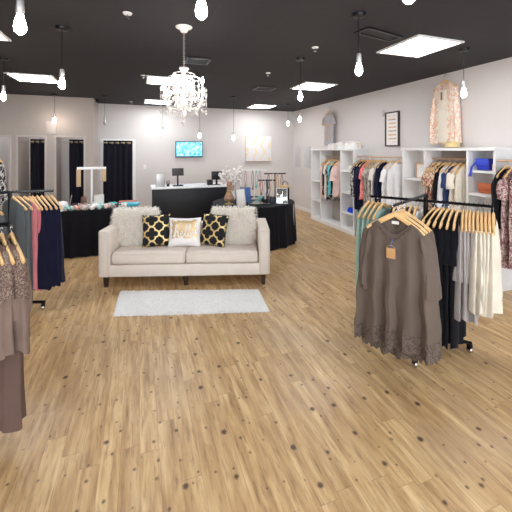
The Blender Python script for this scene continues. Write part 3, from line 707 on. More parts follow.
for x, y in ((-SW/2+.08, -SD/2+.06), (SW/2-.08, -SD/2+.06), (0, -SD/2+.08), (-SW/2+.08, SD/2-.06), (SW/2-.08, SD/2-.06)):
    mb = MB(); vs = [(x+i*s, y+j*s, z) for z, s in ((0, .02), (.145, .032)) for i, j in ((-1, -1), (1, -1), (1, 1), (-1, 1))]
    mb.add(vs, [(0, 3, 2, 1), (4, 5, 6, 7)]+[(i, (i+1) % 4, 4+(i+1) % 4, 4+i) for i in range(4)]); link('leg', mb, M_legwood, so, smooth=False)
Ms = Matrix.Translation(SC) @ Matrix.Rotation(SR, 4, 'Z')
def pil_y(u, v, T): return T*(max(0, (1-u**4)*(1-v**4)))**.45
def pillow_mesh(W, Hh, T, n=22):
    """standing pillow: width x, height z from 0, thickness y"""
    mb = MB()
    for sgn in (-1, 1):
        vs = []; fs = []
        for j in range(n+1):
            for i in range(n+1):
                u = -1+2*i/n; v = -1+2*j/n
                pin = 1-.07*(1-abs(v)**2)*abs(u)**3; pinv = 1-.07*(1-abs(u)**2)*abs(v)**3
                vs.append((u*W/2*pin, sgn*pil_y(u, v, T/2), Hh/2+v*Hh/2*pinv))
        for j in range(n):
            for i in range(n): a = j*(n+1)+i; fs.append((a, a+1, a+n+2, a+n+1) if sgn < 0 else (a, a+n+1, a+n+2, a+1))
        mb.add(vs, fs)
    return mb
def place_on_sofa(o, x, y, z, tilt, rz=0, roll=0):
    o.matrix_world = Ms @ Matrix.Translation((x, y, z)) @ Matrix.Rotation(rz, 4, 'Z') @ Matrix.Rotation(-tilt, 4, 'X') @ Matrix.Rotation(roll, 4, 'Y')
def blades(mb, pts, L, w, rnd, droop=.3, wild=.5):
    vs = []; fs = []
    for (p, nrm) in pts:
        d = (Vector(nrm)+Vector((rnd.gauss(0, wild), rnd.gauss(0, wild), rnd.gauss(0, wild)))).normalized()
        s = d.orthogonal().normalized(); s = Matrix.Rotation(rnd.uniform(0, 6.28), 3, d) @ s
        l = L*rnd.uniform(.6, 1.2); p = Vector(p); m = p+d*l*.55; e = p+d*l+Vector((0, 0, -droop*l))
        n = len(vs); vs += [p-s*w, p+s*w, m+s*w*.8, m-s*w*.8, e]; fs += [(n, n+1, n+2, n+3), (n+3, n+2, n+4)]
    mb.add(vs, fs)
def fur_pillow(lb, x, y, z, tilt, rz, seed):
    rnd = random.Random(seed); W, Hh, T = .60, .50, .20; mb = pillow_mesh(W, Hh, T); pts = []
    for _ in range(6500):
        u, v = rnd.uniform(-1, 1), rnd.uniform(-1, 1); sgn = rnd.choice((-1, -1, -1, 1)); e = .02
        yy = pil_y(u, v, T/2); gx = (pil_y(min(1, u+e), v, T/2)-pil_y(max(-1, u-e), v, T/2))/(e*W); gz = (pil_y(u, min(1, v+e), T/2)-pil_y(u, max(-1, v-e), T/2))/(e*Hh)
        gx = max(-3, min(3, gx)); gz = max(-3, min(3, gz))
        nv = Vector((-gx, sgn, -gz)).normalized(); pts.append(((u*W/2*.98, sgn*yy, Hh/2+v*Hh/2*.98), nv))
    o = thing('fur_pillow', lb, 'pillow', group='white fur pillows')
    link('cushion', mb, M_fur, o); fm = MB(); blades(fm, pts, .065, .0034, rnd, .45, .6); f_ = link('fur', fm, M_fur, o, smooth=False)
    place_on_sofa(o, x, y, z, tilt, rz)
fur_pillow('white shaggy fur pillow at the left end of the sofa', -.745, .03, .445, .16, .1, 1)
fur_pillow('white shaggy fur pillow at the right end of the sofa', .60, .03, .445, .16, -.12, 2)
def pat_pillow(lb, x, y, rz, roll):
    o = thing('throw_pillow', lb, 'pillow', group='black and gold pillows'); link('cushion', pillow_mesh(.38, .43, .13), M_quat, o)
    pm = MB(); W, Hh = .38, .43; P = []
    for s in range(4):
        for q in range(12):
            t = -1+2*q/12; u, v = ((t, -1), (1, t), (-t, 1), (-1, -t))[s]
            P.append((u*W/2*(1-.07*(1-v*v)*abs(u)**3), 0, Hh/2+v*Hh/2*(1-.07*(1-u*u)*abs(v)**3)))
    P.append(P[0]); link('piping', pm.tube(P, .005, 6), M_clothblk, o)
    place_on_sofa(o, x, y, .445, .26, rz, roll)
pat_pillow('black pillow with gold quatrefoil lattice leaning left of the hello pillow', -.42, -.09, .12, -.05)
pat_pillow('black pillow with gold quatrefoil lattice leaning right of the hello pillow', .31, -.09, -.35, .06)
he = thing('hello_pillow', 'white pillow with gold foil splash reading hello at sofa centre', 'pillow')
link('cushion', pillow_mesh(.44, .39, .13), M_foil, he)
# cursive hello
def cur(pts, n=6):
    out = []
    P = [pts[0]]+pts+[pts[-1]]
    for i in range(1, len(P)-2):
        for k in range(n):
            t = k/n; a, b_, c, d = (Vector(p) for p in P[i-1:i+3])
            out.append(.5*((2*b_)+(-a+c)*t+(2*a-5*b_+4*c-d)*t*t+(-a+3*b_-3*c+d)*t**3))
    out.append(Vector(pts[-1])); return out
strokes = [[(0, 0), (.35, .9), (.55, 1.9), (.4, 2.1), (.28, 1.5), (.22, 0), (.4, .8), (.62, .95), (.7, .6), (.75, .05), (.95, .1), (1.25, .5), (1.42, .85), (1.22, 1.0), (1.08, .55), (1.25, .05), (1.6, .25),
            (1.9, 1.2), (2.02, 2.0), (1.88, 2.05), (1.8, 1.2), (1.85, .2), (2.05, .05), (2.35, .8), (2.55, 1.9), (2.42, 2.05), (2.32, 1.2), (2.35, .2), (2.55, .05), (2.75, .4), (2.95, .9), (2.7, .75), (2.68, .25), (2.9, .0), (3.12, .4), (3.0, .85), (3.3, .8)]]
hm = MB()
for s in strokes:
    pts = []
    for p in cur(s):
        x = (p.x-1.6)*.088; z = .20+(p.y-.9)*.075; u = x/.22; v = (z-.195)/.195
        pts.append((x, -pil_y(u, v, .065)-.002, z))
    hm.tube(pts, .0075, 6)
link('hello_lettering', hm, M_sticker, he)
place_on_sofa(he, -.05, -.12, .445, .24)

# ------------------------------------------------------------------ fur rug
rnd = random.Random(9)
def quadpt(u, v):
    a, b_, c, d = (Vector((p[0], p[1], 0)) for p in RC); return (a*(1-u)+b_*u)*(1-v)+(d*(1-u)+c*u)*v
RC = [(-.24, 3.76), (1.30, 3.32), (1.37, 3.84), (-.21, 4.35)]
rg = thing('fur_rug', 'white shaggy rectangular rug on the wood floor before the sofa', 'rug', (0, 0, 0))
mb = MB(); n = 30
for zz in (.002, .028):
    mb.add([tuple(quadpt(i/n, j/n)+Vector((0, 0, zz))) for j in range(n+1) for i in range(n+1)], [(j*(n+1)+i, j*(n+1)+i+1, (j+1)*(n+1)+i+1, (j+1)*(n+1)+i) for j in range(n) for i in range(n)])
link('backing', mb, M_rug, rg)
pts = [(tuple(quadpt(rnd.random(), rnd.random())+Vector((0, 0, .02))), (0, 0, 1)) for _ in range(9000)]
for _ in range(5000):
    e = rnd.choice((0, 1)); u = rnd.random(); side = rnd.choice((0, 1))
    q = quadpt(u, side) if e else quadpt(side, u); c_ = quadpt(.5, .5); dd = (q-c_).normalized()
    pts.append((tuple(q+Vector((0, 0, .012))), (dd.x*1.4, dd.y*1.4, .5)))
fm = MB(); blades(fm, pts, .026, .006, rnd, .2, 1.1); pl = link('pile', fm, M_rug, rg, smooth=False); pl['kind'] = 'stuff'

# ------------------------------------------------------------------ white shelving units
def unit(name, lb, y_near, y_far, divs, shelves, h=1.78):
    x0, x1 = 4.10, WR-.005; t = thing(name, lb, 'shelving unit', ((x0+x1)/2, (y_near+y_far)/2, 0))
    cy = (y_near+y_far)/2; L = y_far-y_near; w = x1-x0; T = .03
    ys = [y_near+T/2]+divs+[y_far-T/2]
    link('top_panel', MB().box((-.01, 0, h-.02), (w+.02, L+.03, .04), bev=.003), M_shelf, t)
    link('plinth', MB().box((-.004, 0, .05), (w, L, .1), bev=.003), M_shelf, t)
    for yy in ys: link('side_panel', MB().box((0, yy-cy, (h-.04)/2+.05), (w, T, h-.14)), M_shelf, t)
    for i in range(3):
        a, b_ = ys[i]+T/2, ys[i+1]-T/2
        link('back_panel', MB().box((w/2-.01, (a+b_)/2-cy, h/2+.03), (.012, b_-a, h-.14)), M_back if i == 1 else M_shelf, t)
        for z in shelves[i]: link('shelf', MB().box((-.003, (a+b_)/2-cy, z), (w-.02, b_-a, .028)), M_shelf, t)
    return t
unit('shelf_unit', 'tall white open shelving unit against the right wall nearest the back corner', 5.66, 7.44, [6.13, 6.98], [(1.30, .84, .42), (), (.98, .5)])
unit('shelf_unit', 'tall white open shelving unit behind the right rack, nearer the viewer', 2.83, 4.35, [3.2, 3.9], [(1.47, 1.17, .8, .45), (), (1.28, .8, .4)])
# items on shelves
hbg = thing('handbag', 'cobalt blue handbag with tassel on the upper right shelf', 'handbag', (4.24, 3.06, 1.485), .1)
link('body', MB().box((0, 0, .08), (.12, .16, .15), bev=.02), plain('cobalt', rgb(45, 65, 190), .45), hbg); link('flap', MB().box((-.064, 0, .11), (.015, .16, .09), bev=.006), plain('cobalt_flap', rgb(60, 80, 205), .45), hbg); link('tassel', MB().tube([(-.06, .07, .12), (-.12, .10, .04), (-.14, .11, -.08)], [.006, .012, .02], 8), plain('cobalt', rgb(45, 65, 190), .45), hbg)
cl = thing('clutch_bag', 'rust brown clutch bag on the shelf below the blue handbag', 'handbag', (4.22, 3.02, 1.185), .1)
link('body', MB().box((0, 0, .07), (.06, .19, .13), bev=.015), plain('rust_leather', rgb(190, 100, 62), .5), cl); link('flap', MB().box((-.033, 0, .10), (.01, .19, .08), bev=.004), plain('rust_leather2', rgb(200, 112, 72), .5), cl)
solo('candle_jar', MB().lathe([(.001, 0), (.035, 0), (.035, .08), (.028, .09), (.001, .09)], n=16), plain('tan_jar', rgb(215, 175, 130), .4), 'small tan jar beside the blue handbag', 'jar', (4.2, 2.9, 1.485))
pfm = thing('photo_frame', 'light wood photo frame standing on the shelf left of the tops', 'frame', (4.25, 4.12, 1.295), 0)
f = MB()
for q in (-1, 1): f.box((0, q*.085, .12), (.02, .02, .25)); f.box((0, 0, .12+q*.115), (.02, .17, .02))
link('frame', f, M_rod, pfm); link('photo', MB().box((.005, 0, .12), (.008, .15, .21)), M_sticker, pfm)
solo('blue_scarf', lump(.18, .26, .09, 44), fabric('royal_blue', rgb(30, 70, 200)), 'royal blue folded garment on the low shelf of the far unit', 'garment', (4.24, 5.9, .435))
solo('folded_sweater', lump(.2, .26, .1, 46), fabric('cream_fold', rgb(225, 222, 214)), 'cream folded garment on the upper small shelf of the far unit', 'garment', (4.26, 5.9, 1.315))
for i, (x, y, w, hh, lb) in enumerate(((4.25, 5.92, .34, .15, 'white and gold printed scarf bundle on top of the far shelf, right end'), (4.24, 6.28, .32, .15, 'white and gold printed scarf bundle on top of the far shelf, middle'), (4.24, 6.6, .26, .12, 'cream ruffled bundle on top of the far shelf, left end'))):
    solo('scarf_bundle', lump(w, .36, hh, 50+i), patterned('gold_print', [rgb(238, 234, 230), rgb(226, 224, 222), rgb(238, 234, 230), rgb(214, 186, 140)], 9, 'noise'), lb, 'scarf', (x, y, 1.781), 0)
hat = thing('straw_hat', 'pale straw hat on top of the near shelving unit', 'hat', (4.26, 3.55, 1.781))
link('brim', MB().lathe([(.001, .004), (.15, .006), (.16, .014), (.1, .016), (.001, .02)], n=26), plain('straw', rgb(226, 204, 150), .8, var=.12, scale=80), hat); link('crown', MB().lathe([(.095, .012), (.09, .07), (.07, .09), (.001, .094)], n=24), plain('straw', rgb(226, 204, 150), .8), hat)
# slatted rack between the units
sr = thing('shoe_rack', 'low rack of white slats with dark gaps beside the far unit', 'rack', (4.25, 5.38, 0))
link('body', MB().box((0, 0, .26), (.30, .28, .50)), plain('dark_gap', rgb(35, 33, 36), .7), sr)
for i in range(5): link('slat', MB().box((-.0, -.005, .05+i*.105), (.34, .31, .045), bev=.004), M_shelf, sr)

# ------------------------------------------------------------------ garments and hangers
def zh(x): return -.062-.125*(abs(x)/.20)**1.12
def hanger_meshes():
    b_ = MB(); n = 15; pts = []; rs = []
    for i in range(n):
        u = -1+2*i/(n-1); x = .20*u; z = zh(x); pts.append((x, -.012*u*u, z)); rs.append(.011 if abs(u) < .95 else .008)
    b_.tube(pts, rs, 8, flat=1.7)
    b_.tube([(-.17, -.008, -.135), (.17, -.008, -.135)], .005, 6) if False else None
    h = MB(); hp = [(0, 0, -.07), (0, 0, -.035)]+[(.018*sin(a), 0, -.018+.018*-cos(a)) for a in [q*pi/8 for q in range(0, 13)]]
    h.tube(hp, .0022, 6); return b_, h
_b, _h = hanger_meshes()
proto_h = link('wooden_hanger', _b, M_hang); proto_k = link('hook', _h, M_chrome, proto_h)
_used = [False]
def hanger(loc, rz, lb, group):
    if not _used[0]: o = proto_h; _used[0] = True
    else: o = copy_tree(proto_h)
    o.location = loc; o.rotation_euler = (0, 0, rz); return tag(o, lb, 'hanger', group)
def zt(x): return zh(x)+.016
def garment(w=.22, wh=.26, L=.8, th=.05, neck=(.08, .10), sleeve=None, fold=.02, k=7, seed=0, jag=0, p=.6, NA=56, NT=18, yoke=0):
    rnd = random.Random(seed); ph = [rnd.uniform(0, 6) for _ in range(6)]; mb = MB(); vs = []; fs = []
    for j in range(NT+1):
        t = j/NT; a = w+(wh-w)*t**p; b_ = .023+(th-.023)*min(1, t*2.5)**.7
        for i in range(NA):
            f = 2*pi*i/NA; c, s = cos(f), sin(f); cc = math.copysign(abs(c)**.75, c)
            x0 = w*cc; z0 = zt(x0)
            if abs(x0) < neck[0]: z0 -= (neck[1] if s < 0 else .02)*(1-(abs(x0)/neck[0])**1.3)
            fl = fold*t**.7*(sin(k*cc*1.6+ph[0]+.8*t)+.6*sin(k*2.3*cc+ph[1]-1.1*t)*t)
            zb = -L-.012*sin(3*f+ph[2])-jag*abs(((i*.5) % 1)-.5)*2*rnd.random()
            x = a*cc+.008*t*sin(5*t*pi+ph[3]); z = z0*(1-t)+zb*t
            if abs(x0) < neck[0]: z = z0+(zb-z0)*t
            vs.append((x, b_*s+fl+.0, z))
    for j in range(NT):
        for i in range(NA): i2 = (i+1) % NA; fs.append((j*NA+i, j*NA+i2, (j+1)*NA+i2, (j+1)*NA+i))
    mb.add(vs, fs)
    if sleeve:
        ln, r0, r1, out = sleeve
        for sg in (-1, 1):
            m = 9; P = []; R = []
            for q in range(m):
                u = q/(m-1); P.append((sg*(w-.03+out*min(1, u*1.6)), .01*sin(4*u+ph[4]), zt(w)-.02-ln*u)); R.append((r0*(1-u)+r1*u)*(1+.12*sin(9*u+ph[5]))*(.55 if q == 0 else 1))
            mb.tube(P, R, 12, caps=False, flat=.55)
    return mb
G = {}
def hang(nm, cat, mb, mat, loc, rz, lb, group, hlb=None, hgroup='wooden hangers', lean=0):
    """a garment and its hanger on a bar; loc is the bar point the hook sits on"""
    o = solo(nm, mb, mat, lb, cat, loc, rz, group)
    if lean: o.rotation_euler = (0, lean, rz)
    hanger(loc, rz, hlb or ('wooden hanger holding the '+lb), hgroup); return o

# wall rails
def rail(lb, p0, p1, z, mounts, mat=M_rod, r=.014):
    t = thing('clothes_rail', lb, 'clothes rail', (p0[0], p0[1], z))
    link('rod', MB().tube([(0, 0, 0), (p1[0]-p0[0], p1[1]-p0[1], 0)], r, 10), mat, t)
    for (dx, y, wx) in mounts: link('bracket', MB().box((wx/2, y-p0[1], 0), (abs(wx)+.02, .02, .03)), M_silver, t)
    return t
rail('pale wood rail inside the middle bay of the far white unit', (4.26, 6.15), (4.26, 6.96), 1.59, [])
rail('pale wood rail on the wall between the two white units', (4.18, 4.37), (4.18, 5.64), 1.62, [(0, 4.7, .26), (0, 5.5, .26)])
rail('pale wood rail inside the middle bay of the near white unit', (4.24, 3.22), (4.24, 3.88), 1.62, [])
rail('pale wood rail on the wall right of the near white unit', (4.09, 1.5), (4.09, 2.80), 1.62, [(0, 1.8, .34), (0, 2.7, .34)])

c_blackp = patterned('black_white_print', [rgb(25, 25, 30), rgb(30, 30, 36), rgb(205, 200, 196), rgb(25, 25, 30)], 26, 'noise', (1, 1, .5))
c_black = fabric('black_knit', rgb(18, 18, 24)); c_navy = fabric('navy_jersey', rgb(27, 30, 56)); c_coral = fabric('coral_cotton', rgb(238, 120, 118))
c_coral2 = patterned('coral_stripe', [rgb(236, 118, 116), rgb(240, 150, 145)], 6, 'noise')
c_greyp = patterned('grey_marble_print', [rgb(120, 112, 106), rgb(190, 180, 170), rgb(150, 140, 132), rgb(90, 84, 82)], 22, 'noise', (1.5, 1.5, .4))
c_cream = fabric('cream_knit', rgb(232, 224, 212)); c_white = fabric('white_cotton', rgb(236, 234, 234)); c_pink = fabric('pale_pink', rgb(230, 200, 192))
c_aqua = fabric('aqua_cotton', rgb(110, 205, 212)); c_tanp = patterned('tan_print', [rgb(190, 160, 130), rgb(220, 200, 175), rgb(150, 80, 60), rgb(120, 110, 100)], 30, 'noise', (1, 1, .6))
c_grey = fabric('grey_marl', rgb(140, 138, 140)); c_denim = fabric('denim_blue', rgb(50, 66, 110)); c_ivory = fabric('ivory_lace_cloth', rgb(232, 222, 205))
c_mauve = patterned('mauve_paisley', [rgb(150, 110, 108), rgb(205, 185, 175), rgb(120, 70, 80), rgb(176, 150, 140)], 28, 'noise', (1, 1, .8)); c_maroon = fabric('maroon', rgb(132, 22, 48))
c_taupe = fabric('taupe_jersey', rgb(100, 87, 78), var=.08); c_lace = patterned('taupe_lace', [rgb(96, 84, 76), rgb(80, 69, 62), rgb(103, 90, 81)], 90)
c_mint = fabric('mint_cotton', rgb(160, 190, 180)); c_gdress = fabric('slate_grey', rgb(98, 102, 104)); c_rose = fabric('dusty_rose', rgb(205, 125, 130)); c_navy2 = fabric('deep_navy', rgb(22, 24, 48))
c_stone = fabric('stone_grey', rgb(168, 160, 156)); c_creamy = fabric('cream_gauze', rgb(218, 209, 192), var=.14); c_brown = fabric('brown_taupe', rgb(122, 102, 92)); c_brtex = patterned('brown_crochet', [rgb(112, 92, 82), rgb(140, 120, 108), rgb(92, 74, 66)], 170)

def rowhang(items, p0, p1, z, base_rz, where, group, W=.19, jitter=.06, seed=1):
    n = len(items); rnd = random.Random(seed)
    for i, (desc, mat, L, sl, nm) in enumerate(items):
        u = (i+.5)/n; x = p0[0]+(p1[0]-p0[0])*u; y = p0[1]+(p1[1]-p0[1])*u
        slv = {None: None, 'l': (.50, .05, .04, .03), 's': (.22, .06, .06, .04), 'f': (.34, .06, .10, .06)}[sl]
        mb = garment(W, W+.03, L, .042, (.07, .07), slv, .016, 6, seed*10+i)
        rz = base_rz+rnd.uniform(-jitter, jitter)
        same = [q for q in items if q[0] == desc]
        if len(same) > 1: lab = '%s, %s such %s' % (desc, ORD[[k for k in range(n) if items[k][0] == desc].index(i)], where)
        else: lab = '%s %s' % (desc, where)
        hl = 'wooden hanger, %s %s' % (ORD[i] if i < 8 else 'last', where)
        hang(nm, nm.split('_')[-1], mb, mat, (x, y, z), rz, lab, group, hl, 'wooden hangers '+group.split(' ', 1)[-1])
PI2 = pi/2
rowhang([('pale pink top', c_pink, .95, 's', 'hanging_shirt'), ('black cardigan', c_black, .88, 'l', 'hanging_cardigan'), ('cream top', c_cream, .98, 's', 'hanging_shirt'), ('black and white print top', c_blackp, 1.0, 's', 'hanging_shirt'),
         ('aqua top', c_aqua, .85, 's', 'hanging_shirt'), ('black top', c_black, .82, 's', 'hanging_shirt'), ('blush pink top', c_pink, .88, 'f', 'hanging_shirt'), ('powder pink blouse', c_pink, .85, 's', 'hanging_blouse')],
        (4.25, 6.93), (4.25, 6.2), 1.588, 0, 'from left in the far white unit', 'clothes in the far white unit', .185, .05, 2)
rowhang([('black patterned blouse', c_blackp, .80, 'l', 'hanging_blouse'), ('long black tunic', c_navy, 1.02, 'l', 'hanging_tunic'), ('navy tunic', c_navy, 1.06, 's', 'hanging_tunic'), ('coral top', c_coral2, .80, 's', 'hanging_shirt'),
         ('grey marbled top', c_greyp, .92, 's', 'hanging_shirt'), ('grey marbled shirt', c_greyp, .84, 'l', 'hanging_shirt'), ('cream blouse', c_cream, .85, 's', 'hanging_blouse'), ('navy cardigan', c_navy, .80, 'l', 'hanging_cardigan')],
        (4.17, 5.58), (4.17, 4.78), 1.618, .0, 'on the rail between the white units', 'clothes between the white units', .21, .06, 3)
rowhang([('white blouse', c_white, .78, 's', 'hanging_blouse'), ('white tunic', c_white, .8, None, 'hanging_tunic')], (4.17, 4.70), (4.17, 4.45), 1.618, 0, 'nearest end of the rail between the white units', 'white clothes between the units', .21, .03, 31)
rowhang([('tan printed top', c_tanp, .85, 's', 'hanging_shirt'), ('tan printed blouse', c_tanp, .80, 's', 'hanging_blouse'), ('black cardigan', c_black, .72, 'l', 'hanging_cardigan'), ('light grey top', c_white, .7, 'l', 'hanging_shirt'), ('denim blue shirt', c_denim, .66, 's', 'hanging_shirt'),
         ('ivory lace top', c_ivory, .8, 's', 'hanging_shirt'), ('ivory long top', c_ivory, .95, None, 'hanging_shirt')],
        (4.22, 3.84), (4.22, 3.27), 1.618, .0, 'from left in the near white unit', 'clothes in the near white unit', .19, .05, 4)
rowhang([('black cardigan', c_black, .78, 'l', 'hanging_cardigan'), ('mauve paisley dress', c_mauve, 1.2, 's', 'hanging_dress'), ('mauve paisley tunic', c_mauve, 1.15, None, 'hanging_tunic'), ('white vest', c_white, .7, None, 'hanging_vest'), ('maroon top', c_maroon, .85, 's', 'hanging_shirt'),
         ('mauve paisley skirt', c_mauve, 1.1, None, 'hanging_skirt')],
        (4.07, 2.72), (4.07, 2.2), 1.618, .0, 'on the rail right of near unit', 'clothes right of the near white unit', .22, .05, 5)
# kimono and sheer top on the wall
kp = patterned('floral_kimono', [rgb(244, 234, 222), rgb(238, 224, 208), rgb(240, 230, 216), rgb(228, 165, 125), rgb(246, 238, 228), rgb(180, 165, 160)], 20, 'noise')
def wall_garment(nm, lb, cat, y, x, ztop, L, w, wh, sl, mat, neck, seed):
    o = solo(nm, garment(w, wh, L, .04, neck, sl, .012, 7, seed), mat, lb, cat, (x, y, ztop), -PI2+.0)
    hanger((x, y, ztop), -PI2, 'wooden hanger holding the '+lb.split(' hanging')[0], 'wall hangers'); solo('wall_hook', MB().tube([(WR-x, 0, .03), (0, 0, .03), (-.005, 0, 0), (0, 0, -.012)], .004, 6), M_chrome, 'wall hook carrying the '+lb.split(' hanging')[0], 'hook', (x, y, ztop)); return o
kk_ = wall_garment('floral_kimono', 'cream floral kimono hanging high on the right wall above the near unit', 'kimono', 3.76, WR-.09, 2.86, 1.02, .20, .23, (.82, .05, .06, .05), kp, (.07, .5), 61)
link('front_opening', MB().box((0, -.055, -.60), (.15, .012, .78), bev=.004), c_ivory, kk_); link('hang_tag', MB().box((.0, -.075, -.3), (.03, .004, .12)), plain('brown_tag', rgb(150, 100, 75), .7), kk_)
sp_ = wall_garment('sheer_blouse', 'silvery sheer top hanging high on the wall above the far unit', 'top', 7.0, WR-.10, 2.76, .90, .20, .21, (.2, .05, .06, .05), fabric('silver_grey', rgb(182, 178, 182)), (.09, .12), 62)
nb = MB()
for q in range(15): a = pi+q*pi/14; nb.sphere((.13*cos(a), -.05, -.38+.06*sin(a)), .014, 6)
for q in range(12): nb.sphere((.0+.05*cos(q), -.055, -.5-q*.025), .014, 6)
solo('necklace', nb, M_gold, 'gold beaded necklace draped over the silvery sheer top on the wall', 'necklace', (WR-.10, 7.0, 2.76), -PI2)

# ------------------------------------------------------------------ clothes racks
def caster(parent, x, y):
    c = link('caster', MB().box((x, y, .055), (.035, .035, .05), bev=.004), M_black, parent)
    link('wheel', MB().lathe([(.001, -.014), (.022, -.014), (.026, -.008), (.026, .008), (.022, .014), (.001, .014)], n=16, M=Matrix.Translation((x, y, .027)) @ Matrix.Rotation(pi/2, 4, 'Y')), M_chrome, c)
def rack(nm, lb, loc, arms, feet, zc):
    t = thing(nm, lb, 'clothes rack', loc)
    link('post', MB().box((0, 0, zc/2+.05), (.03, .03, zc-.1), bev=.003), M_black, t)
    for (dx, dy, z) in arms:
        a = link('arm', MB().tube([(0, 0, z), (dx, dy, z)], .011 if abs(z-zc) < .02 else .007, 4), M_black, t); L = math.hypot(dx, dy); nn = int(L/.032); s = MB().tube([(dx*.02, dy*.02, z+.010), (dx, dy, z+.010)], .004, 4)
        for q in range(1, nn+1):
            u = q/nn; s.tube([(dx*u, dy*u, z+.008), (dx*u, dy*u, z+.022)], .003, 6)
        link('stop_pins', s, M_black, a)
        if abs(z-zc) > .02: link('riser', MB().box((0, 0, (z+zc)/2), (.026, .026, abs(z-zc)+.03)), M_black, t)
    for (dx, dy) in feet:
        link('base_bar', MB().tube([(0, 0, .085), (dx, dy, .085)], .017, 4), M_black, t); caster(t, dx*.95, dy*.95)
    return t
RCX, RCY = 2.455, 2.32
ex, ey = .545, -.838   # along the side arms
nx_, ny_ = .838, .545
rack('clothes_rack', 'black four-way clothes rack on casters at the right full of tops', (RCX, RCY, 0),
     [(ex*.50, ey*.50, 1.285), (-ex*.50, -ey*.50, 1.285), (-nx_*.78-ex*.07, -ny_*.78-ey*.07, 1.335)], [(-nx_*.46, -ny_*.46), (.24, -.26), (-.24, .26), (nx_*.4, ny_*.4)], 1.285)
rzE = atan2(ey, ex)          # garment width along e -> faces the camera
rzN = atan2(ny_, nx_)        # garment width along n -> edge on
# front arm tunics
tun = []
for i in range(5):
    d = .76-.04*i; x = RCX-nx_*d-ex*.09*d; y = RCY-ny_*d-ey*.09*d
    mb = garment(.21, .265, 1.0, .05, (.06, .13), (.46, .055, .075, .045) if i else None, .016, 8, 70+i, 0, .5, 72, 22)
    if i == 0:   # wide draped poncho body
        mb = garment(.21, .29, .95, .05, (.115, .16), (.42, .045, .06, .045), .027, 9, 70, 0, .35, 110, 26)
    lb = ['front taupe tunic with lace hem and kraft tag facing the viewer on the right rack', 'taupe tunic directly behind the front lace-hem tunic', 'third taupe tunic from the front on right rack', 'fourth taupe tunic from the front on right rack', 'rearmost taupe tunic on the front arm of the right rack'][i]
    o = hang('taupe_tunic', 'tunic', mb, c_taupe, (x, y, 1.335), rzE+(-.0, .05, -.04, .06, 0)[i], lb, 'taupe tunics on the right rack', 'wooden hanger of the '+['front', 'second', 'third', 'fourth', 'rearmost'][i]+' taupe tunic on the right rack', 'hangers of the taupe tunics')
    # lace hem
    rnd = random.Random(90+i); lm = MB(); NA = 110; Lb = .935 if i == 0 else .985; W = .29 if i == 0 else .265; ph = random.Random(70+i if i else 70); P = [ph.uniform(0, 6) for _ in range(6)]; fo = .027 if i == 0 else .016; KK = 9 if i == 0 else 8
    vs = []; fs = []
    for j in range(4):
        for q in range(NA):
            f = 2*pi*q/NA; c, s = cos(f), sin(f); cc = math.copysign(abs(c)**.75, c)
            fl = fo*(sin(KK*cc*1.6+P[0]+.8)+.6*sin(KK*2.3*cc+P[1]-1.1))
            zz = -Lb+.03-.012*sin(3*f+P[2])-[0, .04, .075, .105+.03*abs(sin(q*.9))+.02*rnd.random()][j]
            vs.append((W*1.005*cc, (.052)*s+fl, zz))
    for j in range(3):
        for q in range(NA): q2 = (q+1) % NA; fs.append((j*NA+q, j*NA+q2, (j+1)*NA+q2, (j+1)*NA+q))
    lm.add(vs, fs); l_ = link('lace_hem', lm, c_lace, o); l_['label'] = 'lace edged hem'
    nl = link('neck_label', MB().box((0, .012, -.125), (.05, .004, .022)), M_sticker, o); nl['label'] = 'white neck label'
    if i == 0:
        tg = MB(); tg.box((-.01, -.068, -.335), (.062, .003, .075), bev=.001); tg.tube([(-.041+.0103*q, -.068, -.2975+.02*sin(pi*q/6)) for q in range(7)], .0016, 5)
        a_ = link('hang_tag', tg, plain('kraft_card', rgb(190, 145, 95), .8), o); a_['label'] = 'brown kraft hang tag'
        link('tag_string', MB().tube([(-.01, -.066, -.30), (-.008, -.067, -.265), (0, -.052, -.235)], .0022, 6), plain('blue_string', rgb(60, 110, 180), .6), o)
        # neckline band
        bd = MB(); pts = []
        for q in range(21):
            u = -1+q/10; x_ = .125*u; pts.append((x_, -.032-.022*(1-abs(u)), zt(x_)-.185*(1-abs(u)**1.3)-.012))
        link('neckline_band', bd.tube(pts, .0045, 6), c_lace, o)
# right side arm: black dresses, grey tops, cream tops
def series(n, s0, s1, base, dirv, z, mk, mat, nm, cat, lbs, grp, rz, drz=.0):
    for i in range(n):
        u = i/(max(1, n-1)); s = s0+(s1-s0)*u; loc = (base[0]+dirv[0]*s, base[1]+dirv[1]*s, z)
        hang(nm, cat, mk(i), mat[i % len(mat)] if isinstance(mat, list) else mat, loc, rz+drz*(1-u), lbs(i), grp, 'wooden hanger of the '+lbs(i), 'hangers of '+grp)
B0 = (RCX, RCY); E = (ex, ey)
series(6, .07, .25, B0, E, 1.285, lambda i: garment(.19, .22, 1.16, .035, (.06, .06), (.3, .04, .045, .03), .014, 6, 110+i), c_black, 'black_dress', 'dress',
       lambda i: ORD[i]+' long black dress from the post on the right rack', 'black dresses on the right rack', rzN-.10, -.35)
series(4, .29, .365, B0, E, 1.285, lambda i: garment(.19, .24, .90, .035, (.12, .06), (.42, .04, .055, .02), .02, 6, 120+i), c_stone, 'grey_blouse', 'blouse',
       lambda i: ORD[i]+' stone grey blouse after the black dresses on right rack', 'grey blouses on the right rack', rzN)
series(5, .395, .50, B0, E, 1.285, lambda i: garment(.20, .27, .80, .04, (.12, .06), None, .02, 6, 130+i), c_creamy, 'cream_blouse', 'blouse',
       lambda i: ORD[i]+' cream gauze blouse after the grey ones on right rack', 'cream blouses on the right rack', rzN)
E2 = (-ex, -ey)
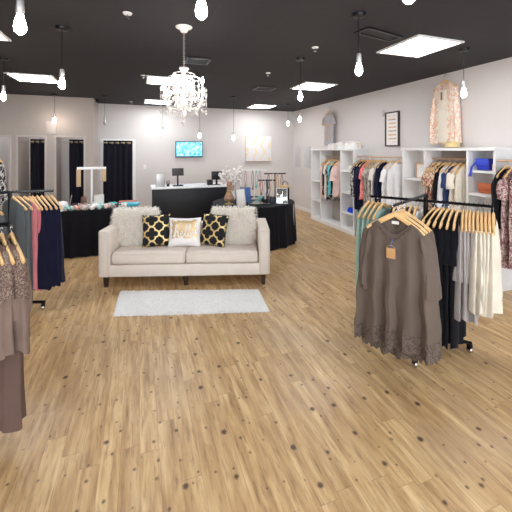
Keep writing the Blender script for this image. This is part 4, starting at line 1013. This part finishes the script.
series(5, .08, .26, B0, E2, 1.285, lambda i: garment(.19, .22, .95, .035, (.06, .06), None, .014, 6, 140+i), [c_white, c_navy, c_stone], 'hanging_shirt', 'top',
       lambda i: ORD[i]+' '+['white', 'navy', 'grey', 'white', 'navy'][i]+' top behind the taupe tunics on rack back arm', 'tops behind the taupe tunics', rzN)
series(4, .38, .52, B0, E2, 1.285, lambda i: garment(.19, .24, 1.14, .035, (.10, .06), None, .018, 6, 150+i), c_mint, 'mint_dress', 'dress',
       lambda i: ORD[i]+' pale mint dress at left end of right rack', 'mint dresses on the right rack', rzN-.22)

# left rack (farther)
LX, LY = -1.34, 4.30
rack('clothes_rack', 'black four-way clothes rack at the left with grey, rose and navy dresses', (LX, LY, 0), [(.42, -.03, 1.29), (-.5, .03, 1.29), (-.16, -.47, 1.29)], [(.36, -.12), (-.36, .1), (.0, -.40), (.0, .36)], 1.29)
seq = [('slate grey dress', c_gdress, 1.02, 'first slate grey dress beside the post of the left rack'), ('x', c_gdress, 1.04, 'second slate grey dress on the left rack'), ('x', c_gdress, 1.05, 'third slate grey dress, next to the rose one, on left rack'),
       ('x', c_rose, 1.04, 'inner dusty rose dress on the left rack'), ('x', c_rose, 1.05, 'outer dusty rose dress beside the navy ones'),
       ('x', c_navy2, 1.04, 'first deep navy dress on left rack, beside the rose one'), ('x', c_navy2, 1.02, 'second deep navy dress on left rack'), ('x', c_navy2, 1.02, 'third deep navy dress on left rack'), ('x', c_navy2, .98, 'fourth deep navy dress, at the tip of the left rack')]
for i, (_, mt, L, lb) in enumerate(seq):
    u = i/8; s = (.03, .085, .14, .185, .215, .26, .305, .355, .40)[i]
    hang('hanging_dress', 'dress', garment(.17, .20 if i < 5 else .25, L, .035 if i < 5 else .05, (.10, .06), None, .014, 6, 160+i), mt, (LX+s, LY-.03*s/.42, 1.29), radians(140 if i < 3 else 128), lb, 'dresses on the left rack', 'wooden hanger of the '+lb, 'hangers of the dresses on the left rack')
hang('white_blouse', 'blouse', garment(.21, .23, .75, .05, (.08, .1), ('x' and (.4, .05, .05, .03)), .015, 6, 171), c_white, (LX-.15, LY-.44, 1.29), -.35, 'white blouse on the front arm of the left rack', 'blouse on left rack front arm', 'wooden hanger of the white blouse at the left edge')
hang('dark_cardigan', 'cardigan', garment(.20, .22, .85, .05, (.08, .1), (.5, .05, .05, .03), .015, 6, 172), c_gdress, (LX-.13, LY-.28, 1.29), -.35, 'charcoal cardigan behind the white blouse at the left edge', 'blouse on left rack front arm', 'wooden hanger of the charcoal cardigan at the left edge')
# display stand with black and white kimono
ds = thing('garment_stand', 'tall black display stand holding a black and white print jacket', 'stand', (-1.98, 5.6, 0))
link('pole', MB().tube([(0, 0, .02), (0, 0, 1.80)], .012, 8), M_black, ds); link('base', MB().lathe([(.001, 0), (.16, 0), (.16, .012), (.02, .03)], n=24), M_black, ds); link('hook_arm', MB().tube([(0, 0, 1.79), (.0, -.06, 1.80), (0, -.08, 1.76)], .008, 6), M_black, ds)
jk = hang('print_jacket', 'jacket', garment(.20, .22, .75, .06, (.05, .3), (.55, .05, .05, .05), .014, 6, 175), c_blackp, (-1.98, 5.52, 1.76), -.2, 'black and white print jacket with white front at the left edge', 'display jacket', 'wooden hanger of the black and white print jacket')
link('white_front', MB().box((0, -.06, -.42), (.11, .012, .60), bev=.004), c_white, jk)

# nearest left rack
NX, NY = -.70, 2.36
rack('clothes_rack', 'black clothes rack cut off by the left edge with brown crochet tops', (NX-.62, NY+.10, 0), [(.58, -.09, 1.30), (-.5, .09, 1.30)], [(.3, -.25), (-.4, .1), (-.1, -.35), (0, .35)], 1.30)
for i in range(4):
    lb = ["outermost brown crochet top at the left edge, at the rack's tip", 'second brown crochet top from the rack end at left edge', 'third brown crochet top from the rack end at left edge', 'innermost brown crochet top on the near left rack'][i]
    loc = (NX-.03-.05*i, NY+.01, 1.30)
    o = hang('crochet_blouse', 'top', garment(.15, .25, .68, .045, (.13, .10), (.35, .04, .06, .05), .02, 6, 180+i), c_brown, loc, radians(120), lb, 'brown crochet tops', 'wooden hanger of the '+lb[:40].strip(), 'hangers of the brown crochet tops')
    y_ = link('crochet_yoke', garment(.155, .235, .38, .052, (.13, .10), None, .013, 6, 180+i), c_brtex, o); y_['label'] = 'textured crochet yoke'
    solo('brown_trousers', garment(.10, .13, 1.15, .04, (.01, .01), None, .02, 5, 190+i), fabric('brown_deep', rgb(98, 78, 70)), ['outermost', 'second', 'third', 'innermost'][i]+' brown trousers hanging below the crochet tops at left', 'trousers', (loc[0], loc[1]-.02, loc[2]), radians(120), 'brown trousers')

# ------------------------------------------------------------------ world, camera
w = bpy.data.worlds.new('sky'); scene.world = w; w.use_nodes = True
nt = w.node_tree; bg = nt.nodes['Background']
bg.inputs[0].default_value = (.85, .92, 1, 1); bg.inputs[1].default_value = 3.4
cam = bpy.data.cameras.new('camera'); co = bpy.data.objects.new('camera', cam); col.objects.link(co); scene.camera = co
YAW = radians(-19.4)
co.location = (0, 0, H_EYE); co.rotation_euler = (pi/2, 0, YAW)
cam.sensor_width = 36; cam.sensor_fit = 'HORIZONTAL'; cam.lens = 36*330/512; cam.shift_x = 0; cam.shift_y = -106/512; cam.clip_start = .05
vs_ = scene.view_settings; scene.display_settings.display_device = 'sRGB'; vs_.view_transform = 'Standard'; vs_.look = 'None'; vs_.gamma = 1; vs_.use_curve_mapping = False; vs_.exposure = 0.80
scene.cycles.use_denoising = True
scene.cycles.max_bounces = 16; scene.cycles.diffuse_bounces = 12; scene.cycles.transmission_bounces = 12; scene.cycles.sample_clamp_indirect = 6
